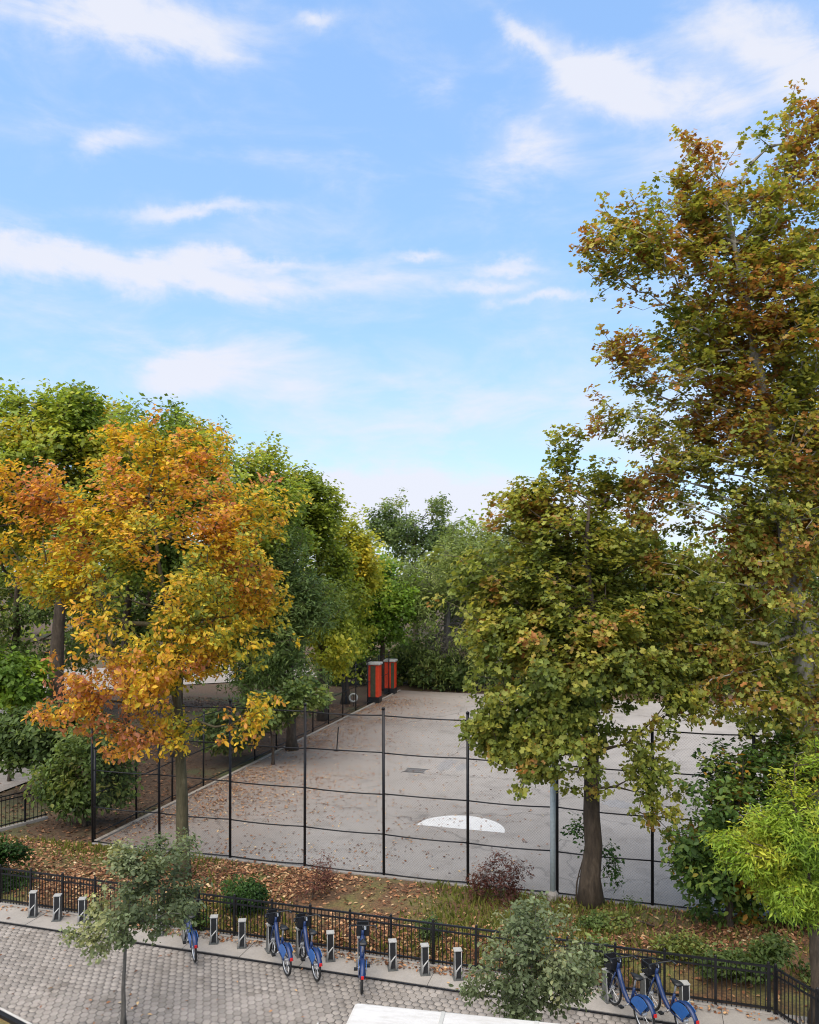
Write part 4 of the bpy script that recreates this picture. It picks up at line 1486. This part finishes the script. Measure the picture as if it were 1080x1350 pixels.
# shrubs of the park's near corner
S = [
    ('shrub', 'dark glossy shrub mass beside the brown park path', 60, 1002, [(60, 965, 62, 36), (20, 975, 40, 36), (105, 960, 36, 32)], 31.5, PAL_DARK, OVAL, .2, 520, 18),
    ('shrub', 'dark green shrub leaning by the fence corner post', 112, 1082, [(105, 1040, 38, 34), (75, 1030, 30, 28), (130, 985, 50, 36), (150, 1030, 26, 30)], 28.2, PAL_DARK, OVAL, .17, 480, 18),
    ('small_tree', 'small green tree with slim trunk over the brown park path', 12, 985, [(20, 895, 40, 36), (-20, 890, 40, 40), (35, 905, 24, 22)], 34, PAL_MAPLE, DIAM, .24, 300, 16),
    ('shrub', 'rounded green shrub behind the picket fence, beside the oak', 320, 1204, [(320, 1176, 24, 24), (312, 1188, 18, 16), (332, 1184, 16, 18)], 20.9, PAL_SHRUB, OVAL, .085, 240, 26),
    ('shrub', 'dense green shrub behind the picket fence far from the oak', 12, 1178, [(12, 1145, 26, 34), (-10, 1140, 26, 36), (30, 1160, 16, 18)], 22.6, PAL_SHRUB, OVAL, .095, 300, 26),
    ('shrub', 'sparse reddish shrub with bare twigs next to rounded green shrub', 412, 1192, [(412, 1160, 26, 28), (425, 1150, 16, 24)], 21.6, PAL_RED, LANCE, .09, 110, 10),
    ('shrub', 'purple red shrub spreading against the court fence', 660, 1192, [(660, 1158, 38, 32), (640, 1165, 20, 24), (685, 1160, 18, 26)], 21.6, PAL_RED, LANCE, .11, 170, 14),
    ('shrub', 'small dark evergreen tuft pressed against the picket fence', 566, 1238, [(566, 1222, 12, 16)], 19.3, PAL_DARK, OVAL, .07, 60, 18),
    ('shrub', 'little dark round bush at the fence foot past the plane trunk', 842, 1206, [(842, 1196, 13, 11)], 21.0, PAL_DARK, OVAL, .08, 60, 18),
    ('sapling', 'thin leafy sapling beside the plane tree trunk', 760, 1195, [(757, 1120, 16, 34), (762, 1095, 14, 20), (806, 1140, 12, 30)], 21.6, PAL_SHRUB, OVAL, .11, 46, 9),
    ('shrub', 'low green ground plants spreading behind the two shaded bikes', 870, 1236, [(800, 1216, 40, 9), (850, 1226, 44, 9), (910, 1230, 44, 12), (960, 1240, 44, 14)], 20.0, PAL_DARK, OVAL, .10, 380, 16),
    ('shrub', 'dark plants pressing through the picket fence behind the shaded bikes', 830, 1280, [(795, 1258, 22, 20), (880, 1262, 26, 22), (905, 1250, 26, 18)], 18.2, PAL_DARK, OVAL, .09, 240, 16),
    ('shrub', 'tangled green plants inside the angled fence corner', 1010, 1290, [(1000, 1272, 44, 18), (1050, 1290, 36, 26), (950, 1268, 34, 12), (1020, 1250, 24, 14)], 17.4, PAL_DARK, OVAL, .10, 300, 16),
    ('shrub', 'small green sprig growing beside the first docked bike', 258, 1232, [(256, 1212, 14, 16), (215, 1222, 12, 12)], 20.0, PAL_SHRUB, OVAL, .08, 50, 14),
    ('shrub', 'dark hedge along the park fence under the deep green tree', 360, 968, [(350, 935, 40, 24), (400, 915, 34, 20), (300, 960, 40, 28)], 37, PAL_DARK, DIAM, .22, 420, 16),
    ('shrub', 'dense dark undergrowth along the far end of the court', 640, 915, [(600, 885, 60, 22), (720, 890, 70, 26), (840, 900, 80, 28), (960, 905, 80, 32), (1060, 910, 60, 40)], 60, PAL_DARK, DIAM, .34, 1100, 14),
    ('shrub', 'dark bushes behind the red cabinets under the maple', 520, 905, [(480, 872, 34, 24), (530, 870, 30, 34), (450, 880, 30, 24), (560, 880, 26, 26)], 63, PAL_DARK, DIAM, .32, 520, 16),
    ('shrub', 'leafy plants filling the stone rimmed bed', 5, 1348, [(-10, 1352, 30, 10), (20, 1358, 20, 8)], 15.9, PAL_SHRUB, OVAL, .09, 90, 14),
]
for i, (nm, lab, bx, by, lb, d, pal, lf, sz, nt_, pt_) in enumerate(S):
    bb = at(bx, d, .02)
    sp = .16 if d < 24 else .3
    tree(nm, lab, 'tree' if 'tree' in nm or nm == 'sapling' else 'shrub', bb, lobes_px(lb, d), nt_, pt_, lf, sz, pal, trunk_r=.03 if d < 24 else .07,
         bark='bark_brown', seed=80 + i, spread=sp, thr=.34, gap_scale=.7, patch=1.0, rt=.004, step=.25 if d < 24 else .6, top=.7, up=.3)


def distant_wood():
    r = np.random.default_rng(404)
    n = 3600
    a = r.uniform(-1.0, .95, n)
    dist = r.uniform(100, 125, n)
    hf = noise_field(405, 9)
    c = np.column_stack([np.sin(a - YAW) * dist, np.cos(a - YAW) * dist, np.zeros(n)])
    hmax = 8.5 + 6.5 * hf(c)
    c[:, 2] = hmax * r.uniform(0, 1, n) ** .7
    N = n * 14
    ti = np.repeat(np.arange(n), 14)
    pos = c[ti] + r.normal(0, .9, (N, 3))
    pos[:, 2] = np.maximum(pos[:, 2], .1)
    pf = noise_field(406, 6)
    cols = ramp_np(.6 * pf(c)[ti] + .4 * r.uniform(0, 1, N), PAL_GREEN) * r.uniform(.7, 1.2, N)[:, None]
    nrm = norm(r.normal(0, 1, (N, 3))) + np.array([0, 0, .5])
    me = leaves_mesh('distant_wood', pos, nrm, r.normal(0, 1, (N, 3)), 
                     .66 * r.uniform(.6, 1.3, N), DIAM, cols)
    o = bpy.data.objects.new('distant_wood', me)
    link(o)
    tag(o, 'distant mass of green treetops closing the view beyond the park', 'trees', kind='stuff')


distant_wood()
